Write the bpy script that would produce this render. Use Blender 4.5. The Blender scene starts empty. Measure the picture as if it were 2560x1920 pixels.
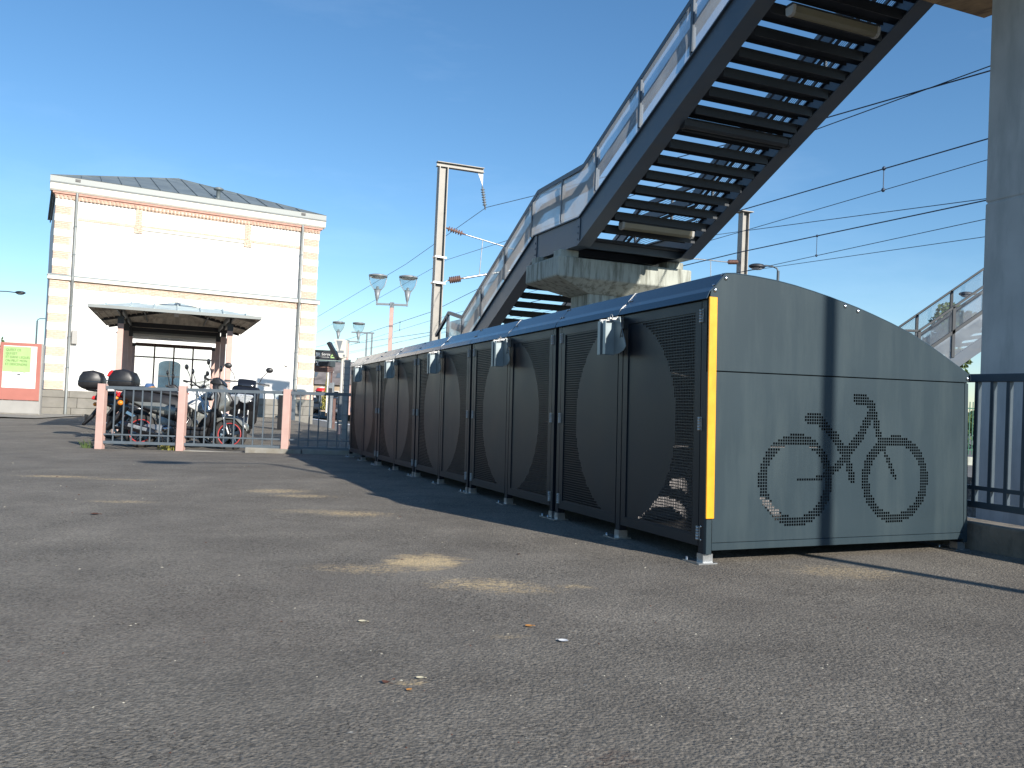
import bpy, bmesh, math, random
from mathutils import Vector, Matrix, noise
random.seed(7)
R = math.radians
sc = bpy.context.scene
C = sc.collection

# ------------------------------------------------------------------ camera
cam_d = bpy.data.cameras.new('camera'); cam = bpy.data.objects.new('camera', cam_d); C.objects.link(cam)
cam_d.sensor_width = 36.0; cam_d.lens = 30.08; cam_d.clip_end = 6000; cam_d.clip_start = 0.05
PITCH, ROLL = R(1.2577), R(2.553)
cam.matrix_world = Matrix.Translation((0, 0, 0.8)) @ Matrix.Rotation(R(90) + PITCH, 4, 'X') @ Matrix.Rotation(ROLL, 4, 'Z')
sc.camera = cam

# ------------------------------------------------------------------ sky and sun
SUN = Vector((0.545, -0.722, 0.427)).normalized()          # direction towards the sun
EL = math.asin(SUN.z); AZ = math.atan2(SUN.x, SUN.y)
w = bpy.data.worlds.new('World'); sc.world = w; w.use_nodes = True
nt = w.node_tree; nt.nodes.clear()
sky = nt.nodes.new('ShaderNodeTexSky'); sky.sky_type = 'NISHITA'; sky.sun_disc = False
sky.sun_elevation = EL; sky.sun_rotation = AZ; sky.altitude = 50; sky.air_density = 1.0; sky.dust_density = 0.1; sky.ozone_density = 4.0
bg = nt.nodes.new('ShaderNodeBackground'); bg.inputs['Strength'].default_value = 0.11
out = nt.nodes.new('ShaderNodeOutputWorld')
hs = nt.nodes.new('ShaderNodeHueSaturation'); hs.inputs['Saturation'].default_value = 1.12; hs.inputs['Hue'].default_value = 0.497
nt.links.new(sky.outputs[0], hs.inputs['Color']); tcw = nt.nodes.new('ShaderNodeTexCoord'); mpw = nt.nodes.new('ShaderNodeMapping'); mpw.inputs['Scale'].default_value = (1.6, 2.6, 7.0); mpw.inputs['Rotation'].default_value = (0.15, 0.1, 0.4)
cir = nt.nodes.new('ShaderNodeTexNoise'); cir.inputs['Scale'].default_value = 1.3; cir.inputs['Detail'].default_value = 7; cir.inputs['Roughness'].default_value = 0.62
crr = nt.nodes.new('ShaderNodeValToRGB'); crr.color_ramp.elements[0].position = 0.50; crr.color_ramp.elements[1].position = 0.80; crr.color_ramp.elements[1].color = (0.55, 0.55, 0.52, 1)
adw = nt.nodes.new('ShaderNodeMixRGB'); adw.blend_type = 'ADD'; adw.inputs[0].default_value = 1.0
nt.links.new(tcw.outputs['Generated'], mpw.inputs[0]); nt.links.new(mpw.outputs[0], cir.inputs['Vector']); nt.links.new(cir.outputs[0], crr.inputs[0])
nt.links.new(hs.outputs[0], adw.inputs[1]); nt.links.new(crr.outputs[0], adw.inputs[2]); nt.links.new(adw.outputs[0], bg.inputs[0]); nt.links.new(bg.outputs[0], out.inputs[0])
sd = bpy.data.lights.new('sun', 'SUN'); sun = bpy.data.objects.new('sun', sd); C.objects.link(sun)
sd.energy = 5.0; sd.angle = R(0.53); sd.color = (1.0, 0.945, 0.85)
sun.rotation_euler = SUN.to_track_quat('Z', 'Y').to_euler()
sc.view_settings.view_transform = 'Standard'; sc.view_settings.look = 'None'
sc.view_settings.exposure = 0.5; sc.view_settings.gamma = 1.0; sc.view_settings.use_curve_mapping = False
sc.cycles.max_bounces = 8; sc.cycles.transparent_max_bounces = 24
sc.cycles.caustics_reflective = False; sc.cycles.caustics_refractive = False

# ------------------------------------------------------------------ materials
def mat(name, col, rough=0.6, metal=0.0, var=0.12, scale=6.0, bump=0.0, bscale=60.0, spec=0.5, dirt=None, coat=0.0, detail=4):
    m = bpy.data.materials.new(name); m.use_nodes = True
    n = m.node_tree.nodes; l = m.node_tree.links; p = n['Principled BSDF']
    p.inputs['Roughness'].default_value = rough; p.inputs['Metallic'].default_value = metal
    p.inputs['Specular IOR Level'].default_value = spec; p.inputs['Coat Weight'].default_value = coat
    tc = n.new('ShaderNodeTexCoord'); no = n.new('ShaderNodeTexNoise')
    no.inputs['Scale'].default_value = scale; no.inputs['Detail'].default_value = detail
    l.new(tc.outputs['Object'], no.inputs['Vector'])
    r = n.new('ShaderNodeValToRGB'); e = r.color_ramp.elements
    e[0].position = 0.3; e[1].position = 0.7
    e[0].color = [max(0, c * (1 - var)) for c in col] + [1]; e[1].color = [min(1, c * (1 + var)) for c in col] + [1]
    l.new(no.outputs[0], r.inputs[0]); last = r.outputs[0]
    if dirt:
        dcol, dscale, amt = dirt
        mp = n.new('ShaderNodeMapping'); mp.inputs['Scale'].default_value = dscale; l.new(tc.outputs['Object'], mp.inputs[0])
        n2 = n.new('ShaderNodeTexNoise'); n2.inputs['Scale'].default_value = 1.0; n2.inputs['Detail'].default_value = 6; n2.inputs['Roughness'].default_value = 0.65
        l.new(mp.outputs[0], n2.inputs['Vector'])
        r2 = n.new('ShaderNodeValToRGB'); r2.color_ramp.elements[0].position = 0.46; r2.color_ramp.elements[1].position = 0.64
        r2.color_ramp.elements[1].color = (amt, amt, amt, 1); l.new(n2.outputs[0], r2.inputs[0])
        mx = n.new('ShaderNodeMixRGB'); l.new(r2.outputs[0], mx.inputs[0]); l.new(last, mx.inputs[1]); mx.inputs[2].default_value = (*dcol, 1); last = mx.outputs[0]
    l.new(last, p.inputs['Base Color'])
    # roughness wear
    mr = n.new('ShaderNodeMapRange'); mr.inputs[3].default_value = max(0, rough - 0.08); mr.inputs[4].default_value = min(1, rough + 0.08)
    l.new(no.outputs[0], mr.inputs[0]); l.new(mr.outputs[0], p.inputs['Roughness'])
    if bump:
        nb = n.new('ShaderNodeTexNoise'); nb.inputs['Scale'].default_value = bscale; nb.inputs['Detail'].default_value = 5
        l.new(tc.outputs['Object'], nb.inputs['Vector'])
        b = n.new('ShaderNodeBump'); b.inputs['Strength'].default_value = bump; b.inputs['Distance'].default_value = 0.01
        l.new(nb.outputs[0], b.inputs['Height']); l.new(b.outputs[0], p.inputs['Normal'])
    return m

M = {}
M['anth'] = mat('anthracite_paint', (0.009, 0.016, 0.025), 0.38, var=0.07, scale=3, bump=0.03, bscale=250, spec=0.27)
M['anth_end'] = mat('anthracite_panel_paint', (0.022, 0.038, 0.048), 0.5, var=0.06, scale=2.5, bump=0.03, bscale=250, spec=0.25, dirt=((0.05, 0.07, 0.076), (7, 7, 0.9), 0.35))
M['roofm'] = mat('anthracite_roof_sheet', (0.04, 0.06, 0.08), 0.2, var=0.08, scale=4, spec=0.8, metal=0.3)
M['inner'] = mat('galvanised_inner_sheet', (0.25, 0.235, 0.24), 0.5, var=0.1, scale=9)
M['yellow'] = mat('yellow_plastic', (0.85, 0.36, 0.012), 0.4, var=0.08, scale=14, dirt=((0.5, 0.2, 0.01), (20, 20, 3), 0.3))
M['galv'] = mat('galvanised_steel', (0.40, 0.41, 0.415), 0.35, metal=0.8, var=0.18, scale=25)
M['guard'] = mat('brushed_lock_guard', (0.24, 0.29, 0.31), 0.42, metal=0.35, var=0.12, scale=12)
M['stairsteel'] = mat('blue_grey_steel_paint', (0.062, 0.086, 0.118), 0.45, var=0.12, scale=2, dirt=((0.09, 0.10, 0.11), (2, 2, 6), 0.5))
M['tread'] = mat('dark_tread_steel', (0.028, 0.033, 0.04), 0.6, var=0.2, scale=4)
M['concrete'] = mat('weathered_concrete', (0.42, 0.435, 0.385), 0.9, var=0.10, scale=3, bump=0.25, bscale=40, dirt=((0.11, 0.11, 0.085), (9, 9, 1.1), 0.75))
M['conc_pier'] = mat('grey_cast_concrete', (0.46, 0.47, 0.465), 0.9, var=0.10, scale=2, bump=0.2, bscale=45, dirt=((0.33, 0.345, 0.345), (6, 6, 1.2), 0.6))
M['woodconc'] = mat('board_marked_concrete', (0.36, 0.24, 0.13), 0.85, var=0.25, scale=5, bump=0.3, bscale=25, dirt=((0.12, 0.07, 0.04), (12, 1.2, 12), 0.8))
M['wallconc'] = mat('dark_stained_kerb_concrete', (0.24, 0.205, 0.165), 0.92, var=0.25, scale=4, bump=0.4, bscale=50, dirt=((0.075, 0.068, 0.057), (6, 6, 3), 0.8))
M['pink'] = mat('salmon_paint', (0.57, 0.37, 0.32), 0.55, var=0.07, scale=8)
M['rail'] = mat('blue_grey_rail_paint', (0.105, 0.128, 0.15), 0.45, var=0.1, scale=10)
M['darkrail'] = mat('dark_blue_rail_paint', (0.062, 0.082, 0.10), 0.42, var=0.1, scale=10)
M['plaster'] = mat('white_render', (0.80, 0.78, 0.74), 0.9, var=0.03, scale=1.2, bump=0.1, bscale=60)
M['stone'] = mat('white_limestone', (0.76, 0.72, 0.64), 0.85, var=0.06, scale=3, bump=0.2, bscale=25)
M['plinth'] = mat('grey_plinth_stone', (0.235, 0.22, 0.195), 0.9, var=0.16, scale=2.5, bump=0.4, bscale=15, dirt=((0.2, 0.19, 0.16), (2, 2, 3), 0.7))
M['brick'] = mat('salmon_brick', (0.60, 0.43, 0.34), 0.9, var=0.22, scale=9, bump=0.3, bscale=60)
M['brick2'] = mat('pale_brick', (0.66, 0.49, 0.38), 0.9, var=0.2, scale=7, bump=0.3, bscale=60)
M['mortar'] = mat('pale_mortar', (0.62, 0.52, 0.42), 0.95, var=0.06, scale=10)
M['redbrick'] = mat('red_cornice_brick', (0.50, 0.29, 0.23), 0.9, var=0.12, scale=6)
M['zinc'] = mat('zinc_roof', (0.20, 0.235, 0.245), 0.5, metal=0.25, var=0.15, scale=1.5)
M['zincl'] = mat('pale_zinc_gutter', (0.23, 0.245, 0.24), 0.5, metal=0.25, var=0.1, scale=2)
M['zingreen'] = mat('weathered_pale_zinc', (0.58, 0.66, 0.65), 0.6, metal=0.1, var=0.12, scale=3, dirt=((0.42, 0.50, 0.50), (2, 6, 2), 0.6))
M['soffit'] = mat('brown_grey_sheet', (0.74, 0.68, 0.58), 0.75, var=0.2, scale=5, dirt=((0.3, 0.26, 0.22), (8, 1, 3), 0.5))
M['black'] = mat('black_plastic', (0.016, 0.016, 0.018), 0.42, var=0.2, scale=20)
M['blackg'] = mat('gloss_black_paint', (0.012, 0.013, 0.017), 0.15, var=0.1, scale=10, coat=0.6)
M['rubber'] = mat('tyre_rubber', (0.035, 0.033, 0.032), 0.85, var=0.25, scale=30, bump=0.3, bscale=90)
M['silver'] = mat('silver_grey_paint', (0.22, 0.225, 0.21), 0.3, metal=0.35, var=0.08, scale=8, coat=0.3)
M['chrome'] = mat('worn_chrome', (0.6, 0.6, 0.6), 0.2, metal=1.0, var=0.1, scale=20)
M['alu'] = mat('cast_aluminium', (0.36, 0.36, 0.36), 0.42, metal=0.7, var=0.3, scale=22)
M['red'] = mat('red_plastic', (0.55, 0.02, 0.02), 0.3, var=0.1, scale=10)
M['redrim'] = mat('red_rim_stripe', (0.45, 0.05, 0.05), 0.4, var=0.1, scale=10)
M['orange'] = mat('orange_lens', (0.85, 0.25, 0.02), 0.25, var=0.1, scale=10)
M['white'] = mat('white_plastic', (0.78, 0.77, 0.75), 0.4, var=0.05, scale=6)
M['bluedisc'] = mat('blue_wave_disc', (0.30, 0.45, 0.60), 0.35, metal=0.5, var=0.2, scale=30)
M['lens'] = mat('clear_headlight', (0.62, 0.64, 0.66), 0.12, metal=0.5, var=0.4, scale=60)
M['totem'] = mat('coral_totem_paint', (0.43, 0.16, 0.125), 0.5, var=0.05, scale=3)
M['greybase'] = mat('light_grey_sheet', (0.36, 0.345, 0.32), 0.55, var=0.06, scale=3)
M['poster'] = mat('white_poster_paper', (0.78, 0.80, 0.76), 0.5, var=0.02, scale=3)
M['postgreen'] = mat('lime_poster_print', (0.38, 0.56, 0.22), 0.5, var=0.12, scale=1.8)
M['ink'] = mat('dark_green_ink', (0.06, 0.12, 0.03), 0.6, var=0.1, scale=4)
M['greyink'] = mat('grey_ink', (0.12, 0.125, 0.13), 0.6, var=0.1, scale=4)
M['darksign'] = mat('charcoal_sign', (0.03, 0.033, 0.04), 0.45, var=0.1, scale=4)
M['brownslat'] = mat('brown_slat_cladding', (0.17, 0.10, 0.085), 0.7, var=0.2, scale=5)
M['slate'] = mat('slate_roof', (0.17, 0.15, 0.145), 0.8, var=0.35, scale=1.2)
M['housewall'] = mat('ochre_house_wall', (0.42, 0.32, 0.22), 0.9, var=0.12, scale=1.5)
M['mast'] = mat('weathered_mast_steel', (0.30, 0.285, 0.26), 0.6, metal=0.3, var=0.15, scale=4)
M['insul'] = mat('brown_insulator', (0.20, 0.115, 0.09), 0.35, var=0.2, scale=20)
M['greyins'] = mat('grey_insulator', (0.16, 0.18, 0.20), 0.35, var=0.2, scale=20)
M['wire'] = mat('dull_copper_wire', (0.05, 0.075, 0.12), 0.5, metal=0.3, var=0.1, scale=2)
M['lampgrey'] = mat('grey_lamp_casting', (0.24, 0.26, 0.275), 0.45, metal=0.2, var=0.08, scale=8)
M['brushed'] = mat('brushed_lamp_ring', (0.55, 0.52, 0.48), 0.3, metal=0.8, var=0.2, scale=10)
M['bluedoor'] = mat('blue_glazed_door', (0.045, 0.09, 0.13), 0.12, var=0.5, scale=1.2, spec=0.7)
M['bark'] = mat('bark', (0.10, 0.075, 0.05), 0.9, var=0.3, scale=12, bump=0.5, bscale=30)
M['leafg'] = mat('green_leaves', (0.075, 0.115, 0.03), 0.6, var=0.45, scale=2.5)
M['leafy'] = mat('yellow_green_leaves', (0.30, 0.27, 0.06), 0.6, var=0.4, scale=3)
M['leafd'] = mat('dark_green_leaves', (0.04, 0.065, 0.022), 0.6, var=0.45, scale=2.5)
M['dryleaf'] = mat('dry_orange_leaf', (0.50, 0.22, 0.05), 0.8, var=0.3, scale=40)
M['brownleaf'] = mat('brown_leaf', (0.10, 0.04, 0.025), 0.85, var=0.3, scale=40)
M['paleleaf'] = mat('pale_dry_petal', (0.62, 0.55, 0.38), 0.8, var=0.2, scale=40)
M['grit'] = mat('pale_grit', (0.40, 0.37, 0.30), 0.85, var=0.3, scale=60)
M['feather'] = mat('pale_feather', (0.62, 0.62, 0.62), 0.8, var=0.1, scale=40)
M['gfence'] = mat('green_fence_paint', (0.02, 0.12, 0.07), 0.5, var=0.1, scale=5)
M['ballast'] = mat('brown_ballast', (0.13, 0.115, 0.10), 0.95, var=0.4, scale=14, bump=0.8, bscale=20)
M['platform'] = mat('grey_platform_tarmac', (0.15, 0.145, 0.14), 0.92, var=0.15, scale=3, bump=0.3, bscale=80)
M['kerb'] = mat('granite_kerb', (0.27, 0.255, 0.225), 0.85, var=0.15, scale=8, bump=0.3, bscale=40, dirt=((0.2, 0.17, 0.12), (5, 5, 5), 0.6))
M['cloth'] = mat('blue_cloth', (0.05, 0.11, 0.25), 0.8, var=0.2, scale=12)
M['carpaint'] = mat('dark_car_paint', (0.03, 0.035, 0.045), 0.2, var=0.1, scale=3, coat=0.5)
M['carglass'] = mat('dark_car_glass', (0.015, 0.02, 0.025), 0.06, var=0.1, scale=3)
M['beigecol'] = mat('cream_painted_steel', (0.66, 0.63, 0.55), 0.5, var=0.05, scale=4)

def glassy(name, tint, diff, alpha, rough=0.1, stain=None):
    m = bpy.data.materials.new(name); m.use_nodes = True
    n = m.node_tree.nodes; l = m.node_tree.links; n.clear()
    o = n.new('ShaderNodeOutputMaterial')
    tr = n.new('ShaderNodeBsdfTransparent'); tr.inputs[0].default_value = (*tint, 1)
    tl = n.new('ShaderNodeBsdfTranslucent'); df = n.new('ShaderNodeBsdfDiffuse')
    gl = n.new('ShaderNodeBsdfGlossy'); gl.inputs['Roughness'].default_value = rough
    tc = n.new('ShaderNodeTexCoord'); no = n.new('ShaderNodeTexNoise'); no.inputs['Scale'].default_value = 1.6; no.inputs['Detail'].default_value = 5
    l.new(tc.outputs['Object'], no.inputs['Vector'])
    r = n.new('ShaderNodeValToRGB'); r.color_ramp.elements[0].position = 0.32; r.color_ramp.elements[1].position = 0.72
    r.color_ramp.elements[0].color = (*diff, 1); r.color_ramp.elements[1].color = (*(stain or diff), 1)
    l.new(no.outputs[0], r.inputs[0]); l.new(r.outputs[0], tl.inputs[0]); l.new(r.outputs[0], df.inputs[0])
    m1 = n.new('ShaderNodeMixShader'); m1.inputs[0].default_value = 0.35; l.new(tl.outputs[0], m1.inputs[1]); l.new(df.outputs[0], m1.inputs[2])
    m2 = n.new('ShaderNodeMixShader'); l.new(tr.outputs[0], m2.inputs[1]); l.new(m1.outputs[0], m2.inputs[2])
    mr = n.new('ShaderNodeMapRange'); mr.inputs[1].default_value = 0.3; mr.inputs[2].default_value = 0.7; mr.inputs[3].default_value = max(0, alpha - 0.15); mr.inputs[4].default_value = min(1, alpha + 0.15)
    l.new(no.outputs[0], mr.inputs[0]); l.new(mr.outputs[0], m2.inputs[0])
    m3 = n.new('ShaderNodeMixShader'); m3.inputs[0].default_value = 0.05
    l.new(m2.outputs[0], m3.inputs[1]); l.new(gl.outputs[0], m3.inputs[2])
    l.new(m3.outputs[0], o.inputs[0]); return m
M['poly'] = glassy('frosted_panel', (0.90, 0.93, 0.95), (0.82, 0.87, 0.94), 0.46, 0.2, (0.74, 0.76, 0.78))
M['polyworn'] = glassy('stained_frosted_panel', (0.84, 0.87, 0.88), (0.80, 0.81, 0.81), 0.74, 0.25, (0.64, 0.54, 0.46))
M['glass'] = glassy('clear_glass', (0.90, 0.95, 0.95), (0.5, 0.55, 0.55), 0.16, 0.03)
M['tube'] = glassy('yellowed_lamp_diffuser', (0.7, 0.66, 0.5), (0.50, 0.45, 0.33), 0.88, 0.2)

def asphalt():
    m = bpy.data.materials.new('worn_asphalt'); m.use_nodes = True
    n = m.node_tree.nodes; l = m.node_tree.links; p = n['Principled BSDF']; p.inputs['Roughness'].default_value = 0.88; p.inputs['Specular IOR Level'].default_value = 0.35
    tc = n.new('ShaderNodeTexCoord')
    def nz(scale, detail=4, rough=0.55, vec=None):
        x = n.new('ShaderNodeTexNoise'); x.inputs['Scale'].default_value = scale; x.inputs['Detail'].default_value = detail; x.inputs['Roughness'].default_value = rough
        l.new(vec or tc.outputs['Object'], x.inputs['Vector']); return x.outputs[0]
    def ramp(src, a, ca, b, cb):
        r = n.new('ShaderNodeValToRGB'); e = r.color_ramp.elements; e[0].position = a; e[1].position = b; e[0].color = (*ca, 1); e[1].color = (*cb, 1)
        l.new(src, r.inputs[0]); return r.outputs[0]
    def mix(f, a, b, t='MIX'):
        x = n.new('ShaderNodeMixRGB'); x.blend_type = t
        if isinstance(f, float): x.inputs[0].default_value = f
        else: l.new(f, x.inputs[0])
        for i, v in ((1, a), (2, b)):
            if isinstance(v, tuple): x.inputs[i].default_value = (*v, 1)
            else: l.new(v, x.inputs[i])
        return x.outputs[0]
    def math_(op, a, b=None, c=None):
        x = n.new('ShaderNodeMath'); x.operation = op
        for i, v in enumerate((a, b, c)):
            if v is None: continue
            if isinstance(v, (int, float)): x.inputs[i].default_value = v
            else: l.new(v, x.inputs[i])
        return x.outputs[0]
    base = ramp(nz(0.45, 5, 0.6), 0.3, (0.176, 0.160, 0.136), 0.7, (0.222, 0.203, 0.174))
    blot = ramp(nz(1.7, 6, 0.65), 0.35, (0.78, 0.76, 0.75), 0.68, (1.12, 1.1, 1.08))
    base = mix(1.0, base, blot, 'MULTIPLY')
    vo = n.new('ShaderNodeTexVoronoi'); vo.inputs['Scale'].default_value = 105; l.new(tc.outputs['Object'], vo.inputs['Vector'])
    chip = ramp(vo.outputs['Color'], 0.1, (0.62, 0.62, 0.62), 0.95, (1.45, 1.42, 1.38))
    base = mix(0.75, base, chip, 'MULTIPLY')
    pm = n.new('ShaderNodeMapRange'); pm.inputs[1].default_value = 0.38; pm.inputs[2].default_value = 0.62; pm.inputs[3].default_value = 0.25; l.new(nz(1.9, 4, 0.6), pm.inputs[0])
    pit = ramp(nz(78, 3, 0.7), 0.37, (1, 1, 1), 0.46, (0, 0, 0))
    pitm = math_('MULTIPLY', pit, pm.outputs[0])
    base = mix(math_('MULTIPLY', pitm, 0.85), base, (0.030, 0.027, 0.024))
    sp = ramp(nz(55, 2, 0.5), 0.70, (0, 0, 0), 0.76, (1, 1, 1))
    base = mix(math_('MULTIPLY', sp, 0.35), base, (0.42, 0.40, 0.36))
    tiny = n.new('ShaderNodeTexVoronoi'); tiny.inputs['Scale'].default_value = 4.5; l.new(tc.outputs['Object'], tiny.inputs['Vector'])
    base = mix(math_('MULTIPLY', math_('LESS_THAN', tiny.outputs['Distance'], 0.032), 0.42), base, (0.55, 0.53, 0.48))
    # reddish worn area
    sep = n.new('ShaderNodeSeparateXYZ'); l.new(tc.outputs['Object'], sep.inputs[0])
    grn = n.new('ShaderNodeMapRange'); grn.inputs[1].default_value = 0.40; grn.inputs[2].default_value = 0.62; l.new(nz(48, 4, 0.7), grn.inputs[0]); grit = grn.outputs[0]
    def blob(x, y, rx, ry, seed, stren, edge=0.55, nscale=22.0, ang=0.0):
        mp = n.new('ShaderNodeMapping'); mp.vector_type = 'TEXTURE'; mp.inputs['Location'].default_value = (x, y, 0); mp.inputs['Rotation'].default_value = (0, 0, ang); mp.inputs['Scale'].default_value = (rx, ry, 50)
        l.new(tc.outputs['Object'], mp.inputs[0])
        ln = n.new('ShaderNodeVectorMath'); ln.operation = 'LENGTH'; l.new(mp.outputs[0], ln.inputs[0])
        nn = n.new('ShaderNodeTexNoise'); nn.noise_dimensions = '4D'; nn.inputs['W'].default_value = seed; nn.inputs['Scale'].default_value = nscale; nn.inputs['Detail'].default_value = 8; nn.inputs['Roughness'].default_value = 0.72
        mp2 = n.new('ShaderNodeMapping'); mp2.inputs['Scale'].default_value = (1.0, 1.6, 1); l.new(tc.outputs['Object'], mp2.inputs[0]); l.new(mp2.outputs[0], nn.inputs['Vector'])
        v = math_('ADD', ln.outputs['Value'], math_('MULTIPLY', math_('SUBTRACT', nn.outputs[0], 0.5), 4.6))
        mr = n.new('ShaderNodeMapRange'); mr.inputs[1].default_value = edge; mr.inputs[2].default_value = edge + 0.95; mr.inputs[3].default_value = stren; mr.inputs[4].default_value = 0; l.new(v, mr.inputs[0])
        if edge < 0.6 or stren < 0.95:
            return math_('MULTIPLY', mr.outputs[0], grit)
        return math_('MULTIPLY', mr.outputs[0], math_('ADD', math_('MULTIPLY', grit, 0.5), 0.5))
    sand = (0.66, 0.49, 0.27)
    for b in [(-0.41, 4.35, 0.13, 0.14, 1.3, 1.0, 0.75, 6.0), (-0.66, 4.12, 0.20, 0.09, 2.1, 0.55), (-0.11, 3.82, 0.17, 0.10, 3.7, 0.75), (0.06, 3.74, 0.15, 0.08, 4.4, 0.6),
              (0.32, 3.82, 0.06, 0.04, 5.2, 0.6), (-1.1, 6.2, 0.20, 0.12, 6.1, 0.75), (-1.35, 6.3, 0.3, 0.1, 7.7, 0.4), (-4.55, 8.66, 0.30, 0.10, 8.3, 0.9),
              (-3.85, 8.5, 0.3, 0.07, 9.9, 0.6), (-2.07, 7.72, 0.22, 0.14, 10.4, 0.9), (-1.75, 7.35, 0.22, 0.10, 11.6, 0.8), (-2.95, 6.62, 0.2, 0.07, 12.2, 0.6), (-0.24, 2.43, 0.035, 0.02, 13.8, 0.9), (1.72, 4.34, 0.22, 0.14, 14.9, 0.5), (0.02, 2.95, 0.05, 0.03, 15.2, 0.4)]:
        base = mix(blob(*b), base, sand)
    base = mix(blob(-1.0, 3.2, 1.1, 0.8, 17.0, 0.22, 0.4, 2.0), base, (0.13, 0.095, 0.075))
    base = mix(blob(0.27, 1.93, 0.06, 0.05, 18.0, 0.7), base, (0.10, 0.05, 0.035))
    base = mix(blob(0.6, 1.7, 2.6, 1.1, 20.0, 0.55, 0.5, 1.0), base, (0.098, 0.090, 0.078))
    base = mix(blob(2.2, 2.9, 1.8, 1.0, 19.0, 0.5, 0.5, 1.2), base, (0.085, 0.075, 0.066))
    l.new(base, p.inputs['Base Color'])
    vb = n.new('ShaderNodeTexVoronoi'); vb.inputs['Scale'].default_value = 95; vb.feature = 'SMOOTH_F1'; vb.inputs['Smoothness'].default_value = 0.35; l.new(tc.outputs['Object'], vb.inputs['Vector'])
    h = math_('SUBTRACT', math_('ADD', math_('MULTIPLY', vb.outputs['Distance'], -0.7), math_('MULTIPLY', nz(70, 4, 0.65), 0.9)), math_('MULTIPLY', pitm, 0.55))
    bp = n.new('ShaderNodeBump'); bp.inputs['Distance'].default_value = 0.006; bp.inputs['Strength'].default_value = 0.75
    l.new(h, bp.inputs['Height']); l.new(bp.outputs[0], p.inputs['Normal'])
    return m
M['asphalt'] = asphalt()

# ------------------------------------------------------------------ builders
AA = R(-21.86)
AV = Vector((math.sin(AA), math.cos(AA), 0)); BV = Vector((math.cos(AA), -math.sin(AA), 0)); UZ = Vector((0, 0, 1))
ORG = Vector((1.046, 4.45, 0.007))
def ab(a, b, z=0.0):
    v = ORG + AV * a + BV * b; return Vector((v.x, v.y, z))
def ground_z(a, b):
    return 0.007 + 0.016 * max(-8, min(2, b)) - (0.016 * min(a, 12) + 0.006 * min(max(0, a - 12), 60))
def gz(x, y):
    d = Vector((x, y, 0)) - Vector((ORG.x, ORG.y, 0)); return ground_z(d @ AV, d @ BV)
def frame(o, x, y):
    x = x.normalized(); y = y.normalized(); z = x.cross(y)
    return Matrix(((x.x, y.x, z.x, o.x), (x.y, y.y, z.y, o.y), (x.z, y.z, z.z, o.z), (0, 0, 0, 1)))
def abframe(a, b, z): return frame(ab(a, b, z), BV, AV)

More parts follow.
